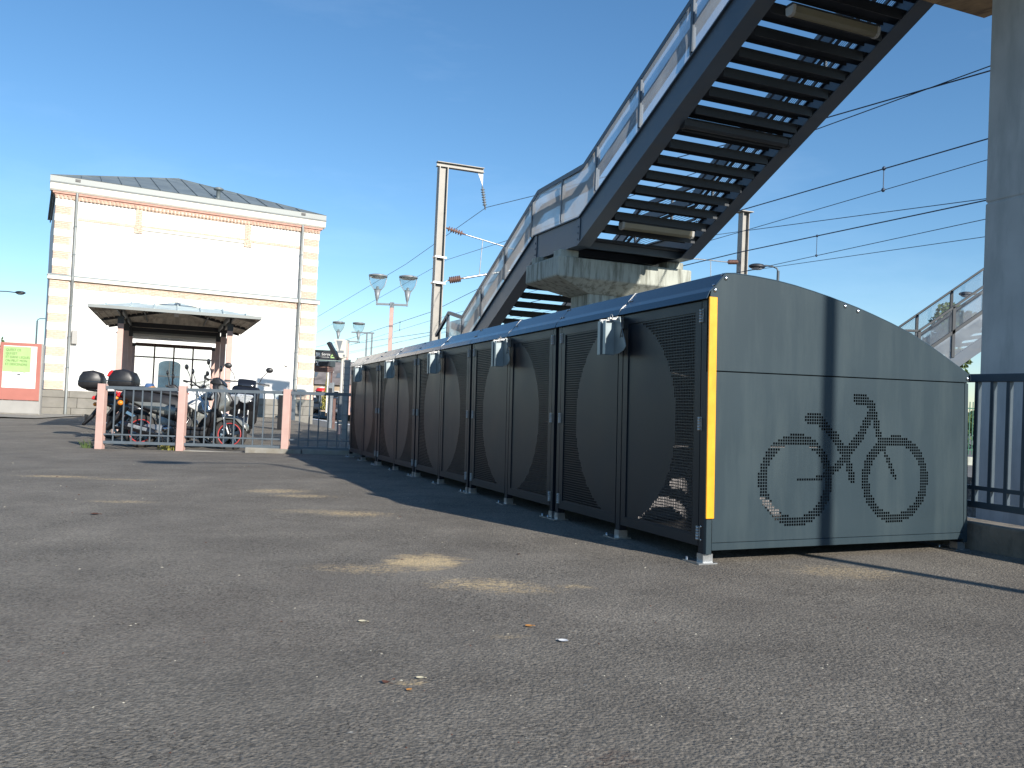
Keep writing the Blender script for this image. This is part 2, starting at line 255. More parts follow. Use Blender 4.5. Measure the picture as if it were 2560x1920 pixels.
class MB:
    def __init__(s): s.v = []; s.f = []; s.sm = []
    def add(s, vs, fs, smooth=False):
        o = len(s.v); s.v += [tuple(v) for v in vs]; s.f += [[i + o for i in f] for f in fs]; s.sm += [smooth] * len(fs); return s
    def box(s, x0, x1, y0, y1, z0, z1):
        return s.add([(x0, y0, z0), (x1, y0, z0), (x1, y1, z0), (x0, y1, z0), (x0, y0, z1), (x1, y0, z1), (x1, y1, z1), (x0, y1, z1)],
                     [(0, 3, 2, 1), (4, 5, 6, 7), (0, 1, 5, 4), (1, 2, 6, 5), (2, 3, 7, 6), (3, 0, 4, 7)])
    def bar(s, p, q, wx, wz, up=(0, 0, 1)):
        p = Vector(p); q = Vector(q); d = (q - p).normalized(); u = Vector(up)
        x = d.cross(u)
        if x.length < 1e-5: x = d.cross(Vector((0, 1, 0)))
        x.normalize(); u = x.cross(d)
        vs = []
        for c in (p, q):
            for sx, sz in ((-1, -1), (1, -1), (1, 1), (-1, 1)): vs.append(c + x * sx * wx / 2 + u * sz * wz / 2)
        return s.add(vs, [(0, 1, 2, 3), (7, 6, 5, 4), (0, 4, 5, 1), (1, 5, 6, 2), (2, 6, 7, 3), (3, 7, 4, 0)])
    def tube(s, pts, r, n=8, close=False, caps=True):
        pts = [Vector(p) for p in pts]; rs = r if isinstance(r, (list, tuple)) else [r] * len(pts); vs = []; fs = []; prev = None
        for i, p in enumerate(pts):
            if close: d = (pts[(i + 1) % len(pts)] - pts[i - 1]).normalized()
            else: d = (pts[min(i + 1, len(pts) - 1)] - pts[max(i - 1, 0)]).normalized()
            if prev is None:
                x = d.cross(Vector((0, 0, 1)))
                if x.length < 1e-3: x = d.cross(Vector((0, 1, 0)))
            else: x = prev - d * (prev @ d)
            x.normalize(); prev = x; y = d.cross(x)
            for k in range(n):
                t = 2 * math.pi * k / n; vs.append(p + (x * math.cos(t) + y * math.sin(t)) * rs[i])
        m = len(pts)
        for i in range(m if close else m - 1):
            for k in range(n):
                a0 = i * n + k; a1 = i * n + (k + 1) % n; b0 = ((i + 1) % m) * n + k; b1 = ((i + 1) % m) * n + (k + 1) % n
                fs.append((a0, a1, b1, b0))
        s.add(vs, fs, True)
        if not close and caps: s.add(vs[:n], [tuple(range(n - 1, -1, -1))]); s.add(vs[-n:], [tuple(range(n))])
        return s
    def lathe(s, prof, o=(0, 0, 0), ax=(0, 0, 1), n=16):
        o = Vector(o); ax = Vector(ax).normalized(); x = ax.cross(Vector((0, 0, 1)))
        if x.length < 1e-3: x = Vector((1, 0, 0))
        x.normalize(); y = ax.cross(x); vs = []; fs = []
        for r, h in prof:
            for k in range(n):
                t = 2 * math.pi * k / n; vs.append(o + ax * h + (x * math.cos(t) + y * math.sin(t)) * r)
        for i in range(len(prof) - 1):
            for k in range(n): fs.append((i * n + k, i * n + (k + 1) % n, (i + 1) * n + (k + 1) % n, (i + 1) * n + k))
        return s.add(vs, fs, True)
    def prism(s, poly, d0, d1, plane='xz', shrink=1.0):
        """polygon extruded along the third axis"""
        def P(a, b, c): return {'xz': (a, c, b), 'yz': (c, a, b), 'xy': (a, b, c)}[plane]
        n = len(poly); vs = [P(a, b, d0) for a, b in poly] + [P(a, b, d1) for a, b in poly]
        return s.add(vs, [tuple(range(n)), tuple(range(2 * n - 1, n - 1, -1))] + [(i, i + n, (i + 1) % n + n, (i + 1) % n) for i in range(n)])
    def ell(s, c, r, n=12, m=8):
        c = Vector(c); vs = []; fs = []
        for i in range(m + 1):
            t = math.pi * i / m
            for k in range(n):
                u = 2 * math.pi * k / n; vs.append(c + Vector((r[0] * math.sin(t) * math.cos(u), r[1] * math.sin(t) * math.sin(u), r[2] * math.cos(t))))
        for i in range(m):
            for k in range(n): fs.append((i * n + k, (i + 1) * n + k, (i + 1) * n + (k + 1) % n, i * n + (k + 1) % n))
        return s.add(vs, fs, True)
    def mesh(s, name, m):
        me = bpy.data.meshes.new(name); me.from_pydata(s.v, [], s.f); me.polygons.foreach_set('use_smooth', s.sm)
        me.materials.append(m); me.update()
        b = bmesh.new(); b.from_mesh(me); bmesh.ops.recalc_face_normals(b, faces=b.faces); b.to_mesh(me); b.free()
        return me
    def build(s, name, m, parent=None, bevel=0.0, seg=2, label=None, kind=None, mx=None):
        o = bpy.data.objects.new(name, s.mesh(name, m if not isinstance(m, str) else M[m])); C.objects.link(o)
        if parent: o.parent = parent
        if mx is not None: o.matrix_local = mx
        if bevel:
            bv = o.modifiers.new('bevel', 'BEVEL'); bv.width = bevel; bv.segments = seg; bv.limit_method = 'ANGLE'; bv.angle_limit = R(40)
        if label: o['label'] = label
        if kind: o['kind'] = kind
        return o
def share(me, name, parent=None, mx=None):
    o = bpy.data.objects.new(name, me); C.objects.link(o)
    if parent: o.parent = parent
    if mx is not None: o.matrix_local = mx
    return o
def thing(name, label, cat, mx=None, group=None):
    o = bpy.data.objects.new(name, None); C.objects.link(o); o.empty_display_size = 0.2
    if mx is not None: o.matrix_world = mx
    o['label'] = label; o['category'] = cat
    if group: o['group'] = group
    return o
def tag(o, label, cat, group=None):
    o['label'] = label; o['category'] = cat
    if group: o['group'] = group
    return o
def copy_tree(o, parent=None):
    c = o.copy(); C.objects.link(c)
    if parent: c.parent = parent; c.matrix_parent_inverse = o.matrix_parent_inverse
    for ch in [x for x in bpy.data.objects if x.parent == o]: copy_tree(ch, c)
    return c
def text(s, size, parent, mx, m, name='lettering', ext=0.001, align='LEFT', xs=1.0):
    cu = bpy.data.curves.new(name, 'FONT'); cu.body = s; cu.size = size; cu.extrude = ext; cu.align_x = align; cu.materials.append(M[m])
    f = bpy.data.objects.new(name, cu); C.objects.link(f); bpy.context.view_layer.update()
    me = bpy.data.meshes.new_from_object(f); bpy.data.objects.remove(f)
    me.materials.clear(); me.materials.append(M[m]); o = bpy.data.objects.new(name, me); C.objects.link(o)
    if parent: o.parent = parent
    o.matrix_local = mx @ Matrix.Diagonal((xs, 1, 1, 1)); return o
RX90 = Matrix.Rotation(R(90), 4, 'X')

# ------------------------------------------------------------------ ground
def sheet(name, als, bls, zf, m, kind='structure'):
    b = MB(); vs = [ab(a, bb, zf(a, bb)) for a in als for bb in bls]; n = len(bls)
    b.add(vs, [(i * n + j, i * n + j + 1, (i + 1) * n + j + 1, (i + 1) * n + j) for i in range(len(als) - 1) for j in range(n - 1)], True)
    return b.build(name, m, kind=kind)
def span(a, b, st): k = max(1, round((b - a) / st)); return [a + (b - a) * i / k for i in range(k + 1)]
ALS = [-600, -150, -60, -30] + span(-20, 40, 1.5) + [50, 60, 72, 100, 150, 250, 400, 900, 2500]
def plat_z(a, b): return -0.20 - 0.01 * max(-10, min(a, 60))
def allz(a, b):
    if b <= 2.03: return ground_z(a, b)
    if b <= 5.56: return plat_z(a, b) - (0.0)
    if b < 14.5: return -1.25 - 0.008 * max(-10, min(a, 60))
    return -0.35 - 0.008 * max(-10, min(a, 60))
sheet('ground', ALS, [-2500, -900, -400, -150, -60, -40, -30, -20, -14, -10, -8, -6, -4, -3, -2, -1, 0, 1, 2.0], ground_z, M['asphalt'])
sheet('platform', ALS, [2.0, 2.04, 3, 4, 5.2, 5.56], lambda a, b: ground_z(a, 2) - 0.03 if b == 2.0 and a < 30 else plat_z(a, b), M['platform'])
sheet('platform_edge', [x for x in ALS if -60 < x < 300], [5.2, 5.56], lambda a, b: plat_z(a, b) + 0.006, M['white'])
sheet('track_bed', ALS, [5.56, 5.57, 7, 9, 12, 14.5, 14.51], lambda a, b: plat_z(a, b) if b == 5.56 else (-0.35 - 0.008 * max(-10, min(a, 60)) if b == 14.51 else -1.25 - 0.008 * max(-10, min(a, 60))), M['ballast'])
sheet('platform', ALS, [14.51, 15.0, 18, 30, 60, 150, 400, 900, 2500], lambda a, b: -0.35 - 0.008 * max(-10, min(a, 60)), M['platform'])

# ================================================================== bicycle lockers
LA = Vector((-0.372, 0.928, -0.016)).normalized(); LB = Vector((0.928, 0.373, 0.016)); LB = (LB - LA * (LB @ LA)).normalized()
LOCK = frame(ORG, LB, LA)          # x = depth to the rear, y = along the row, z = up
W1, MODW = 1.86, 1.89
PROF = [(-0.022, 1.385), (-0.004, 1.425), (0.028, 1.452), (0.095, 1.528), (0.152, 1.533), (0.285, 1.527), (0.423, 1.516), (0.555, 1.498), (0.687, 1.474), (0.80, 1.451), (0.9, 1.428), (1.0, 1.404), (1.104, 1.375), (1.25, 1.331), (1.398, 1.281), (1.549, 1.216), (1.64, 1.172), (1.736, 1.124), (1.82, 1.082), (1.878, 1.05), (1.878, 1.02)]
def perf_mesh(name, y0, y1, z0, z1, pitch, hole, test, m, conv):
    b = MB(); ny = int((y1 - y0) / pitch + 1e-6); nz_ = int((z1 - z0) / pitch + 1e-6)
    oy = (y1 - y0 - ny * pitch) / 2; oz = (z1 - z0 - nz_ * pitch) / 2
    def q(a0, a1, c0, c1):
        if a1 - a0 > 1e-5 and c1 - c0 > 1e-5: b.add([conv(a0, c0), conv(a1, c0), conv(a1, c1), conv(a0, c1)], [(0, 1, 2, 3)])
    zc = z0
    for r in range(nz_):
        c = z0 + oz + (r + 0.5) * pitch; cols = [y0 + oy + (k + 0.5) * pitch for k in range(ny) if test(y0 + oy + (k + 0.5) * pitch, c)]
        if not cols: continue
        q(y0, y1, zc, c - hole / 2); yc = y0
        for y in cols: q(yc, y - hole / 2, c - hole / 2, c + hole / 2); yc = y + hole / 2
        q(yc, y1, c - hole / 2, c + hole / 2); zc = c + hole / 2
    q(y0, y1, zc, z1)
    me = bpy.data.meshes.new(name); me.from_pydata(b.v, [], b.f); me.materials.append(m); me.update(); return me
CY, CZ, CR = 0.945, 0.735, 0.627
def door_meshes(flip):
    fy = (lambda y: 1.89 - y) if flip else (lambda y: y)
    f = MB(); y0, y1, z0, z1, t = 0.078, 0.910, 0.086, 1.378, 0.055
    def bx(a0, a1, c0, c1, x0=0.0, x1=0.035): f.box(x0, x1, min(fy(a0), fy(a1)), max(fy(a0), fy(a1)), c0, c1)
    bx(y0, y0 + t, z0, z1); bx(y1 - t, y1, z0, z1); bx(y0 + t, y1 - t, z0, z0 + t); bx(y0 + t, y1 - t, z1 - t, z1)
    fr = f.mesh('door', M['anth'])
    pm = perf_mesh('perforated_panel', y0 + t, y1 - t, z0 + t, z1 - t, 0.016, 0.0112,
                   lambda y, z: (y - CY) ** 2 + (z - CZ) ** 2 > CR * CR and y < 0.752 and 0.142 < z < 1.322 and y > 0.138, M['anth'], lambda y, z: (0.007, fy(y), z))
    h = MB()
    for zc in (1.30, 0.728, 0.154):
        pass
    def hinge():
        k = MB()
        for i in range(5): k.lathe([(0.0, 0), (0.0085, 0.0), (0.0085, 0.0125), (0.0, 0.0125)], (-0.006, 0, -0.036 + i * 0.0145), n=8)
        k.box(-0.003, 0.0, -0.018, 0.018, -0.036, 0.036)
        return k.mesh('hinge', M['galv'])
    return fr, pm, hinge()
D1, D2 = door_meshes(False), door_meshes(True)
def guard_mesh(flip):
    s = -1 if flip else 1; g = MB()
    # folded sheet: flange by the centre line, plate flaring towards its door
    poly = [(-0.028, 1.352), (-0.098, 1.366), (-0.118, 1.30), (-0.165, 1.215), (-0.178, 1.180), (-0.150, 1.155), (-0.098, 1.140), (-0.028, 1.135)]
    g.prism([(CY + s * (y + 0.01), z) for y, z in poly], -0.062, -0.058, 'yz')
    ya = CY + s * -0.018; yb = CY + s * -0.022
    g.box(-0.135, -0.058, min(ya, yb), max(ya, yb), 1.135, 1.342)
    yc = CY + s * -0.018; yd = CY + s * -0.052
    g.box(-0.1385, -0.1345, min(yc, yd), max(yc, yd), 1.135, 1.342)
    return g.mesh('lock_guard', M['guard'])
G1, G2 = guard_mesh(False), guard_mesh(True)
def mark_mesh():
    g = MB(); y, z = CY - 0.115, 1.235
    g.prism([(y - 0.020, z), (y - 0.013, z), (y, z + 0.040), (y + 0.013, z), (y + 0.020, z), (y + 0.004, z + 0.052), (y - 0.004, z + 0.052)], -0.0637, -0.0625, 'yz')
    g.prism([(y - 0.004, z + 0.004), (y + 0.004, z + 0.004), (y + 0.004, z + 0.012), (y - 0.004, z + 0.012)], -0.0637, -0.0625, 'yz')
    return g.mesh('printed_mark', M['black'])
MK = mark_mesh()
def roof_mesh(y0, y1):
    b = MB(); n = len(PROF); vs = []
    inner = []
    for i, (x, z) in enumerate(PROF):
        a = Vector(PROF[max(i - 1, 0)]); c = Vector(PROF[min(i + 1, n - 1)]); d = (c - a).normalized(); inner.append((x + d.y * 0.004, z - d.x * 0.004))
    vs = [(x, y, z) for y in (y0, y1) for x, z in PROF] + [(x, y, z) for y in (y0, y1) for x, z in inner]
    fs = []
    for i in range(n - 1):
        fs += [(i, i + 1, n + i + 1, n + i), (2 * n + i, 3 * n + i, 3 * n + i + 1, 2 * n + i + 1), (i, 2 * n + i, 2 * n + i + 1, i + 1), (n + i, n + i + 1, 3 * n + i + 1, 3 * n + i)]
    fs += [(0, n, 3 * n, 2 * n), (n - 1, 3 * n - 1, 4 * n - 1, 2 * n - 1)]
    b.add(vs, fs); m = b.mesh('roof_sheet', M['roofm'])
    for i, p in enumerate(m.polygons): p.use_smooth = False
    return m
def seam_mesh(y):
    b = MB()
    for i in range(len(PROF) - 1):
        (x0, z0), (x1, z1) = PROF[i], PROF[i + 1]
        b.bar((x0, y, z0 + 0.001), (x1, y, z1 + 0.001), 0.006, 0.004)
    return b.mesh('roof_seam', M['alu'])
RF1, RF2 = roof_mesh(0.004, 0.943), roof_mesh(0.949, 1.885); SEAM = seam_mesh(0.946)
def post_mesh(y, x=0.0, w=0.045, d=0.05, z1=1.41):
    b = MB(); b.box(x, x + d, y - w / 2, y + w / 2, 0.045, z1); return b.mesh('post', M['anth'])
def foot_mesh():
    b = MB(); b.box(-0.005, 0.055, -0.028, 0.028, 0.006, 0.05); b.box(-0.045, 0.07, -0.05, 0.10, 0.0, 0.007)
    for x, y in ((-0.03, 0.08), (0.055, 0.08)): b.lathe([(0, 0.02), (0.008, 0.02), (0.008, 0.0)], (x, y, 0.004), n=6)
    return b.mesh('foot_plate', M['galv'])
FOOT = foot_mesh()
def bolt_mesh():
    b = MB(); b.ell((0, 0, 0), (0.012, 0.006, 0.012), 8, 6); return b.mesh('bolt', M['chrome'])
BOLT = bolt_mesh()
PTS = [post_mesh(0.050), post_mesh(0.945, w=0.05), post_mesh(1.840)]
RPTS = [post_mesh(0.050, W1 - 0.055, z1=1.05), post_mesh(1.840, W1 - 0.055, z1=1.05)]
def latch_mesh():
    b = MB(); b.bar((-0.125, CY - 0.05, 1.352), (-0.02, CY - 0.05, 1.357), 0.02, 0.012); b.bar((-0.125, CY + 0.05, 1.350), (-0.02, CY + 0.05, 1.356), 0.02, 0.012)
    b.tube([(-0.11, CY - 0.07 + 0.016 * math.cos(t), 1.362 + 0.016 * math.sin(t)) for t in [i * math.pi / 5 for i in range(10)]], 0.003, 6, close=True)
    b.box(-0.05, 0.0, CY - 0.03, CY + 0.03, 1.30, 1.372)
    return b.mesh('latch', M['alu'])
LATCH = latch_mesh()
def panel_poly(z0=None):
    return [(x, z) for x, z in PROF[2:-1]]
def side_panel(y, name='side_panel', m='anth'):
    b = MB(); b.prism([(0.05, 0.11)] + [(x, z - 0.006) for x, z in PROF[2:-1] if x > 0.04] + [(W1 - 0.01, 0.11)], y, y + 0.003, 'xz'); return b.mesh(name, M[m])
SP, DIV = side_panel(0.030), side_panel(0.9445, 'divider', 'inner')
BACK = MB().box(W1 - 0.012, W1 - 0.009, 0.03, 1.86, 0.11, 1.06).mesh('rear_panel', M['anth'])
SHADE_FLOOR = MB().box(0.04, W1 - 0.02, 0.034, 1.856, 0.104, 0.107).mesh('shade_floor', M['anth'])  # unseen floor sheet, added to block ground bounce and darken the inside
RAILF = MB().box(0.006, 0.036, 0.075, 1.815, 1.381, 1.408).mesh('top_rail', M['anth'])
RAILS = MB().box(0.05, W1 - 0.05, 0.028, 0.062, 0.072, 0.108).mesh('bottom_rail', M['anth'])
SKIN = [(x, z) for x, z in PROF]
words = ['nearest bike locker, with the yellow strip and a bicycle drawn in holes on its end', 'second bike locker of the row, behind the one with the yellow strip', 'middle one of the five dark bike lockers in the row', 'fourth bike locker from the yellow strip, next to last', 'last bike locker of the row, farthest from the yellow strip, beside the pink post fence']
for i in range(5):
    t = thing('bicycle_locker', words[i], 'bike locker', LOCK @ Matrix.Translation((0, i * MODW, 0)), 'dark two-door bicycle lockers standing in one row')
    for me in PTS:
        p = share(me, 'post', t)
    for y in (0.050, 0.945, 1.840):
        p = share(FOOT, 'foot_plate', t, Matrix.Translation((0, y, 0)))
    for y in (0.05, 1.84):
        share(FOOT, 'foot_plate', t, Matrix.Translation((W1 - 0.055, y, 0)))
    for me in RPTS: share(me, 'post', t)
    for D, yh in ((D1, 0.076), (D2, 1.814)):
        d = share(D[0], 'door', t); share(D[1], 'perforated_panel', d)
        for zc in (1.30, 0.728, 0.154): share(D[2], 'hinge', d, Matrix.Translation((0, yh, zc)))
    for g in (G1, G2):
        gg = share(g, 'lock_guard', t)
        if g is G1: share(MK, 'printed_mark', gg)
    share(LATCH, 'latch', t)
    for rf in (RF1, RF2): share(rf, 'roof_sheet', t)
    share(SEAM, 'roof_seam', t)
    for y in (0.02, 1.87, 0.90, 0.925):
        for (x, z) in ((0.033, 1.462), (0.085, 1.521)) if y in (0.02, 1.87) else ((0.045, 1.476),):
            share(BOLT, 'bolt', t, Matrix.Translation((x, y, z)) @ Matrix.Rotation(R(-45), 4, 'Y') @ Matrix.Rotation(R(90), 4, 'X') @ Matrix.Diagonal((0.7, 0.7, 0.7, 1)))
    share(BACK, 'rear_panel', t); share(SHADE_FLOOR, 'shade_floor', t); share(DIV, 'divider', t); share(RAILF, 'top_rail', t); share(RAILS, 'bottom_rail', t)
    if i: share(SP, 'side_panel', t)
    else:
        # end wall with seam and pictogram
        up = MB(); up.prism([(0.040, 1.008), (0.0, 1.008), (0.0, 1.40), (0.004, 1.427), (0.028, 1.450)] + [(x, z - 0.005) for x, z in PROF[3:-1] if x < W1] + [(W1, 1.055), (W1, 1.008)], 0.002, 0.006, 'xz')
        up.build('upper_end_panel', 'anth_end', t, bevel=0.002, seg=1)
        fr = MB(); fr.box(0.0, 0.034, 0.004, 0.03, 0.05, 1.003); fr.box(1.83, W1, 0.004, 0.05, 0.05, 1.003); fr.box(0.034, 1.83, 0.003, 0.03, 0.070, 0.108)
        fr.build('end_frame', 'anth_end', t, bevel=0.002, seg=1)
        def seg(p, q, wd):
            p = Vector(p); q = Vector(q); d = q - p; L2 = d @ d
            def f(v):
                k = max(0, min(1, (v - p) @ d / L2)); return (v - p - d * k).length < wd
            return f
        S = [seg((0.662, 0.765), (0.735, 0.768), 0.030), seg((0.735, 0.762), (0.845, 0.665), 0.027), seg((0.845, 0.665), (0.925, 0.565), 0.027), seg((0.925, 0.57), (0.972, 0.425), 0.022),
             seg((0.93, 0.56), (0.82, 0.475), 0.022), seg((0.82, 0.47), (0.72, 0.437), 0.016), seg((0.73, 0.436), (0.59, 0.432), 0.009), seg((0.93, 0.575), (1.02, 0.67), 0.026), seg((1.02, 0.67), (1.118, 0.83), 0.026),
             seg((0.995, 0.886), (1.06, 0.886), 0.028), seg((1.06, 0.882), (1.115, 0.842), 0.025), seg((1.118, 0.84), (1.155, 0.70), 0.021), seg((1.155, 0.70), (1.18, 0.64), 0.021),
             seg((1.19, 0.62), (1.288, 0.437), 0.0125), seg((1.165, 0.655), (1.25, 0.655), 0.015)]
        def pict(x, z):
            v = Vector((x, z))
            for cx, rr in ((0.578, 0.252), (1.289, 0.250)):
                dd = (v - Vector((cx, 0.432))).length
                if rr - 0.054 < dd < rr: return True
            return any(f(v) for f in S)
        share(perf_mesh('pictogram_panel', 0.037, 1.827, 0.111, 1.003, 0.0163, 0.0122, pict, M['anth_end'], lambda x, z: (x, 0.006, z)), 'lower_end_panel', t)
        MB().box(-0.012, 0.038, -0.011, 0.001, 0.237, 1.393).build('yellow_strip', 'yellow', t, bevel=0.004)
        for x, z in ((0.030, 1.431), (0.096, 1.499), (0.902, 1.405), (0.994, 1.383), (1.848, 1.030)): share(BOLT, 'bolt', t, Matrix.Translation((x, 0.0, z)))
        for z in (0.12, 0.19): share(BOLT, 'bolt', t, Matrix.Translation((-0.002, 0.05, z)) @ Matrix.Rotation(R(90), 4, 'Z') @ Matrix.Diagonal((0.5, 0.5, 0.5, 1)))
    if i == 4:
        b = MB(); b.prism([(0.0, 0.11)] + [(x, z - 0.006) for x, z in PROF[2:-1]] + [(W1, 0.11)], 1.862, 1.866, 'xz'); b.build('end_panel', 'anth', t)

# ================================================================== low wall and dark railing behind the lockers
mx = frame(ab(0, 1.92, 0.0), AV, -BV)                 # x along the row, y towards the front
wl = MB(); xs = span(-9, 12.5, 1.2)
for k in range(len(xs) - 1):
    j = [random.uniform(-0.004, 0.004) for _ in range(2)]
    wl.box(xs[k] + 0.003, xs[k + 1] - 0.003, -0.22, 0.0 + j[0], -0.6, 0.205 + j[1] - 0.012 * max(0, xs[k]))
o = wl.build('low_wall', 'wallconc', bevel=0.012, mx=mx); tag(o, 'low stained concrete wall that carries the dark railing behind the lockers', 'wall')
t = thing('railing', 'dark blue grey bar railing on the low wall beside the big concrete pier', 'railing', frame(ab(0, 2.0, 0), AV, -BV))
MB().box(-0.42, 10, -0.025, 0.025, 1.055, 1.105).build('top_rail', 'darkrail', t, bevel=0.004)
MB().box(-0.42, 10, -0.015, 0.015, 0.395, 0.420).build('middle_rail', 'darkrail', t)
MB().box(-0.42, 10, -0.02, 0.02, 0.285, 0.325).build('bottom_rail', 'darkrail', t, bevel=0.003)
MB().box(-5, -0.45, -0.005, 0.005, 0.30, 0.50).build('shade_plate', 'darkrail', t)  # unseen plate, added to cast the shade on the locker end's rear corner
bm_ = MB().box(-0.011, 0.011, -0.016, 0.016, 0.325, 1.055).mesh('bar', M['darkrail'])
x = -0.337
while x < 9.9:
    share(bm_, 'bar', t, Matrix.Translation((x - 0.01, 0, 0))); x += 0.107
pm_ = MB().box(-0.03, 0.03, -0.03, 0.03, 0.15, 1.055).mesh('post', M['darkrail'])
for x in (-0.42, 0.345, 2.0, 3.6, 5.2, 6.8, 8.4): share(pm_, 'post', t, Matrix.Translation((x, 0, 0)))

# ================================================================== footbridge staircase
SP0 = Vector((0.92, 13.31, 3.30))
ST = frame(SP0, -AV, BV)             # x = uphill, y = across, z = up
def s(t, b, h): return (t, b, h)
SW, HS, RH = 2.13, 0.46, 1.20
TH = math.tan(R(25.9)); GO = 0.2905; RI = GO * TH
T_UP = 17 * GO; L_MID = 1.78; T_LOW = 12 * GO
stair = thing('footbridge_staircase', 'blue grey steel footbridge staircase rising over the lockers with frosted side panels', 'staircase', ST)
def line_h(t):                         # height of the stringer underside
    if t > T_UP: return T_UP * TH
    if t > 0: return t * TH
    if t > -L_MID: return 0.0
    if t > -L_MID - T_LOW: return (t + L_MID) * TH
    return -T_LOW * TH
def stringer(t0, t1, b0, name='stringer'):
    m = MB(); h0, h1 = line_h(t0 + 1e-4), line_h(t1 - 1e-4)
    for (bb0, bb1, z0, z1) in ((b0 + 0.035, b0 + 0.05, 0.02, HS - 0.02), (b0 - (0.145 if b0 > 1 else 0), b0 + (0.085 if b0 > 1 else 0.23), 0.0, 0.02), (b0, b0 + 0.085, HS - 0.02, HS)):
        vs = [s(t0, bb0, h0 + z0), s(t0, bb1, h0 + z0), s(t0, bb1, h0 + z1), s(t0, bb0, h0 + z1), s(t1, bb0, h1 + z0), s(t1, bb1, h1 + z0), s(t1, bb1, h1 + z1), s(t1, bb0, h1 + z1)]
        m.add(vs, [(0, 3, 2, 1), (4, 5, 6, 7), (0, 1, 5, 4), (1, 2, 6, 5), (2, 3, 7, 6), (3, 0, 4, 7)])
    return m.build(name, 'stairsteel', stair)
spans = [(0, T_UP), (-L_MID, 0), (-L_MID - T_LOW, -L_MID), (T_UP, T_UP + 3.2), (-L_MID - T_LOW - 1.3, -L_MID - T_LOW)]
for t0, t1 in spans:
    for b0 in (0.0, SW - 0.085): stringer(t0, t1, b0)
# splice plates at the landing ends
for t0 in (-0.08, -L_MID + 0.02):
    m = MB(); m.box(t0, t0 + 0.1, 0.020, 0.034, 0.04, HS - 0.03)
    for z in (0.1, 0.2, 0.3): m.ell((t0 + 0.05, 0.018, z), (0.016, 0.01, 0.016), 8, 4)
    m.build('splice_plate', 'stairsteel', stair)
tr = MB(); tr.box(-0.15, 0.14, 0.06, SW - 0.06, -0.035, 0.0); tr.box(0.128, 0.14, 0.26, SW - 0.26, -0.120, -0.03); tr.box(-0.15, -0.138, 0.26, SW - 0.26, -0.075, -0.03)
TM = tr.mesh('tread', M['tread'])
for i in range(1, 17): share(TM, 'tread', stair, Matrix.Translation((i * GO, 0, i * RI + 0.15)))
for i in range(1, 12): share(TM, 'tread', stair, Matrix.Translation((-L_MID - i * GO, 0, -i * RI + 0.15)))
for (t0, t1, h) in ((-L_MID, -0.02, 0.0), (T_UP + 0.05, T_UP + 3.2, T_UP * TH), (-L_MID - T_LOW - 1.3, -L_MID - T_LOW, -T_LOW * TH)):
    MB().box(t0, t1, 0.06, SW - 0.06, h + 0.12, h + 0.16).build('landing_deck', 'tread', stair)
    for tt in (t0 + 0.12, (t0 + t1) / 2, t1 - 0.15): MB().box(tt - 0.03, tt + 0.03, 0.09, SW - 0.09, h + 0.01, h + 0.12).build('cross_beam', 'stairsteel', stair)
# third short flight to the ground, behind the lockers
T3 = -L_MID - T_LOW - 1.3; H3 = -T_LOW * TH
for i in range(1, 12): share(TM, 'tread', stair, Matrix.Translation((T3 - i * GO, 0, H3 - i * RI + 0.15)))
for b0 in (0.0, SW - 0.085):
    m = MB(); t1 = T3 - 12 * GO; h1 = H3 - 12 * RI
    m.add([s(T3, b0, H3), s(T3, b0 + 0.08, H3), s(T3, b0 + 0.08, H3 + HS), s(T3, b0, H3 + HS), s(t1, b0, h1), s(t1, b0 + 0.08, h1), s(t1, b0 + 0.08, h1 + HS), s(t1, b0, h1 + HS)], [(0, 3, 2, 1), (4, 5, 6, 7), (0, 1, 5, 4), (1, 2, 6, 5), (2, 3, 7, 6), (3, 0, 4, 7)])
    m.build('stringer', 'stairsteel', stair)
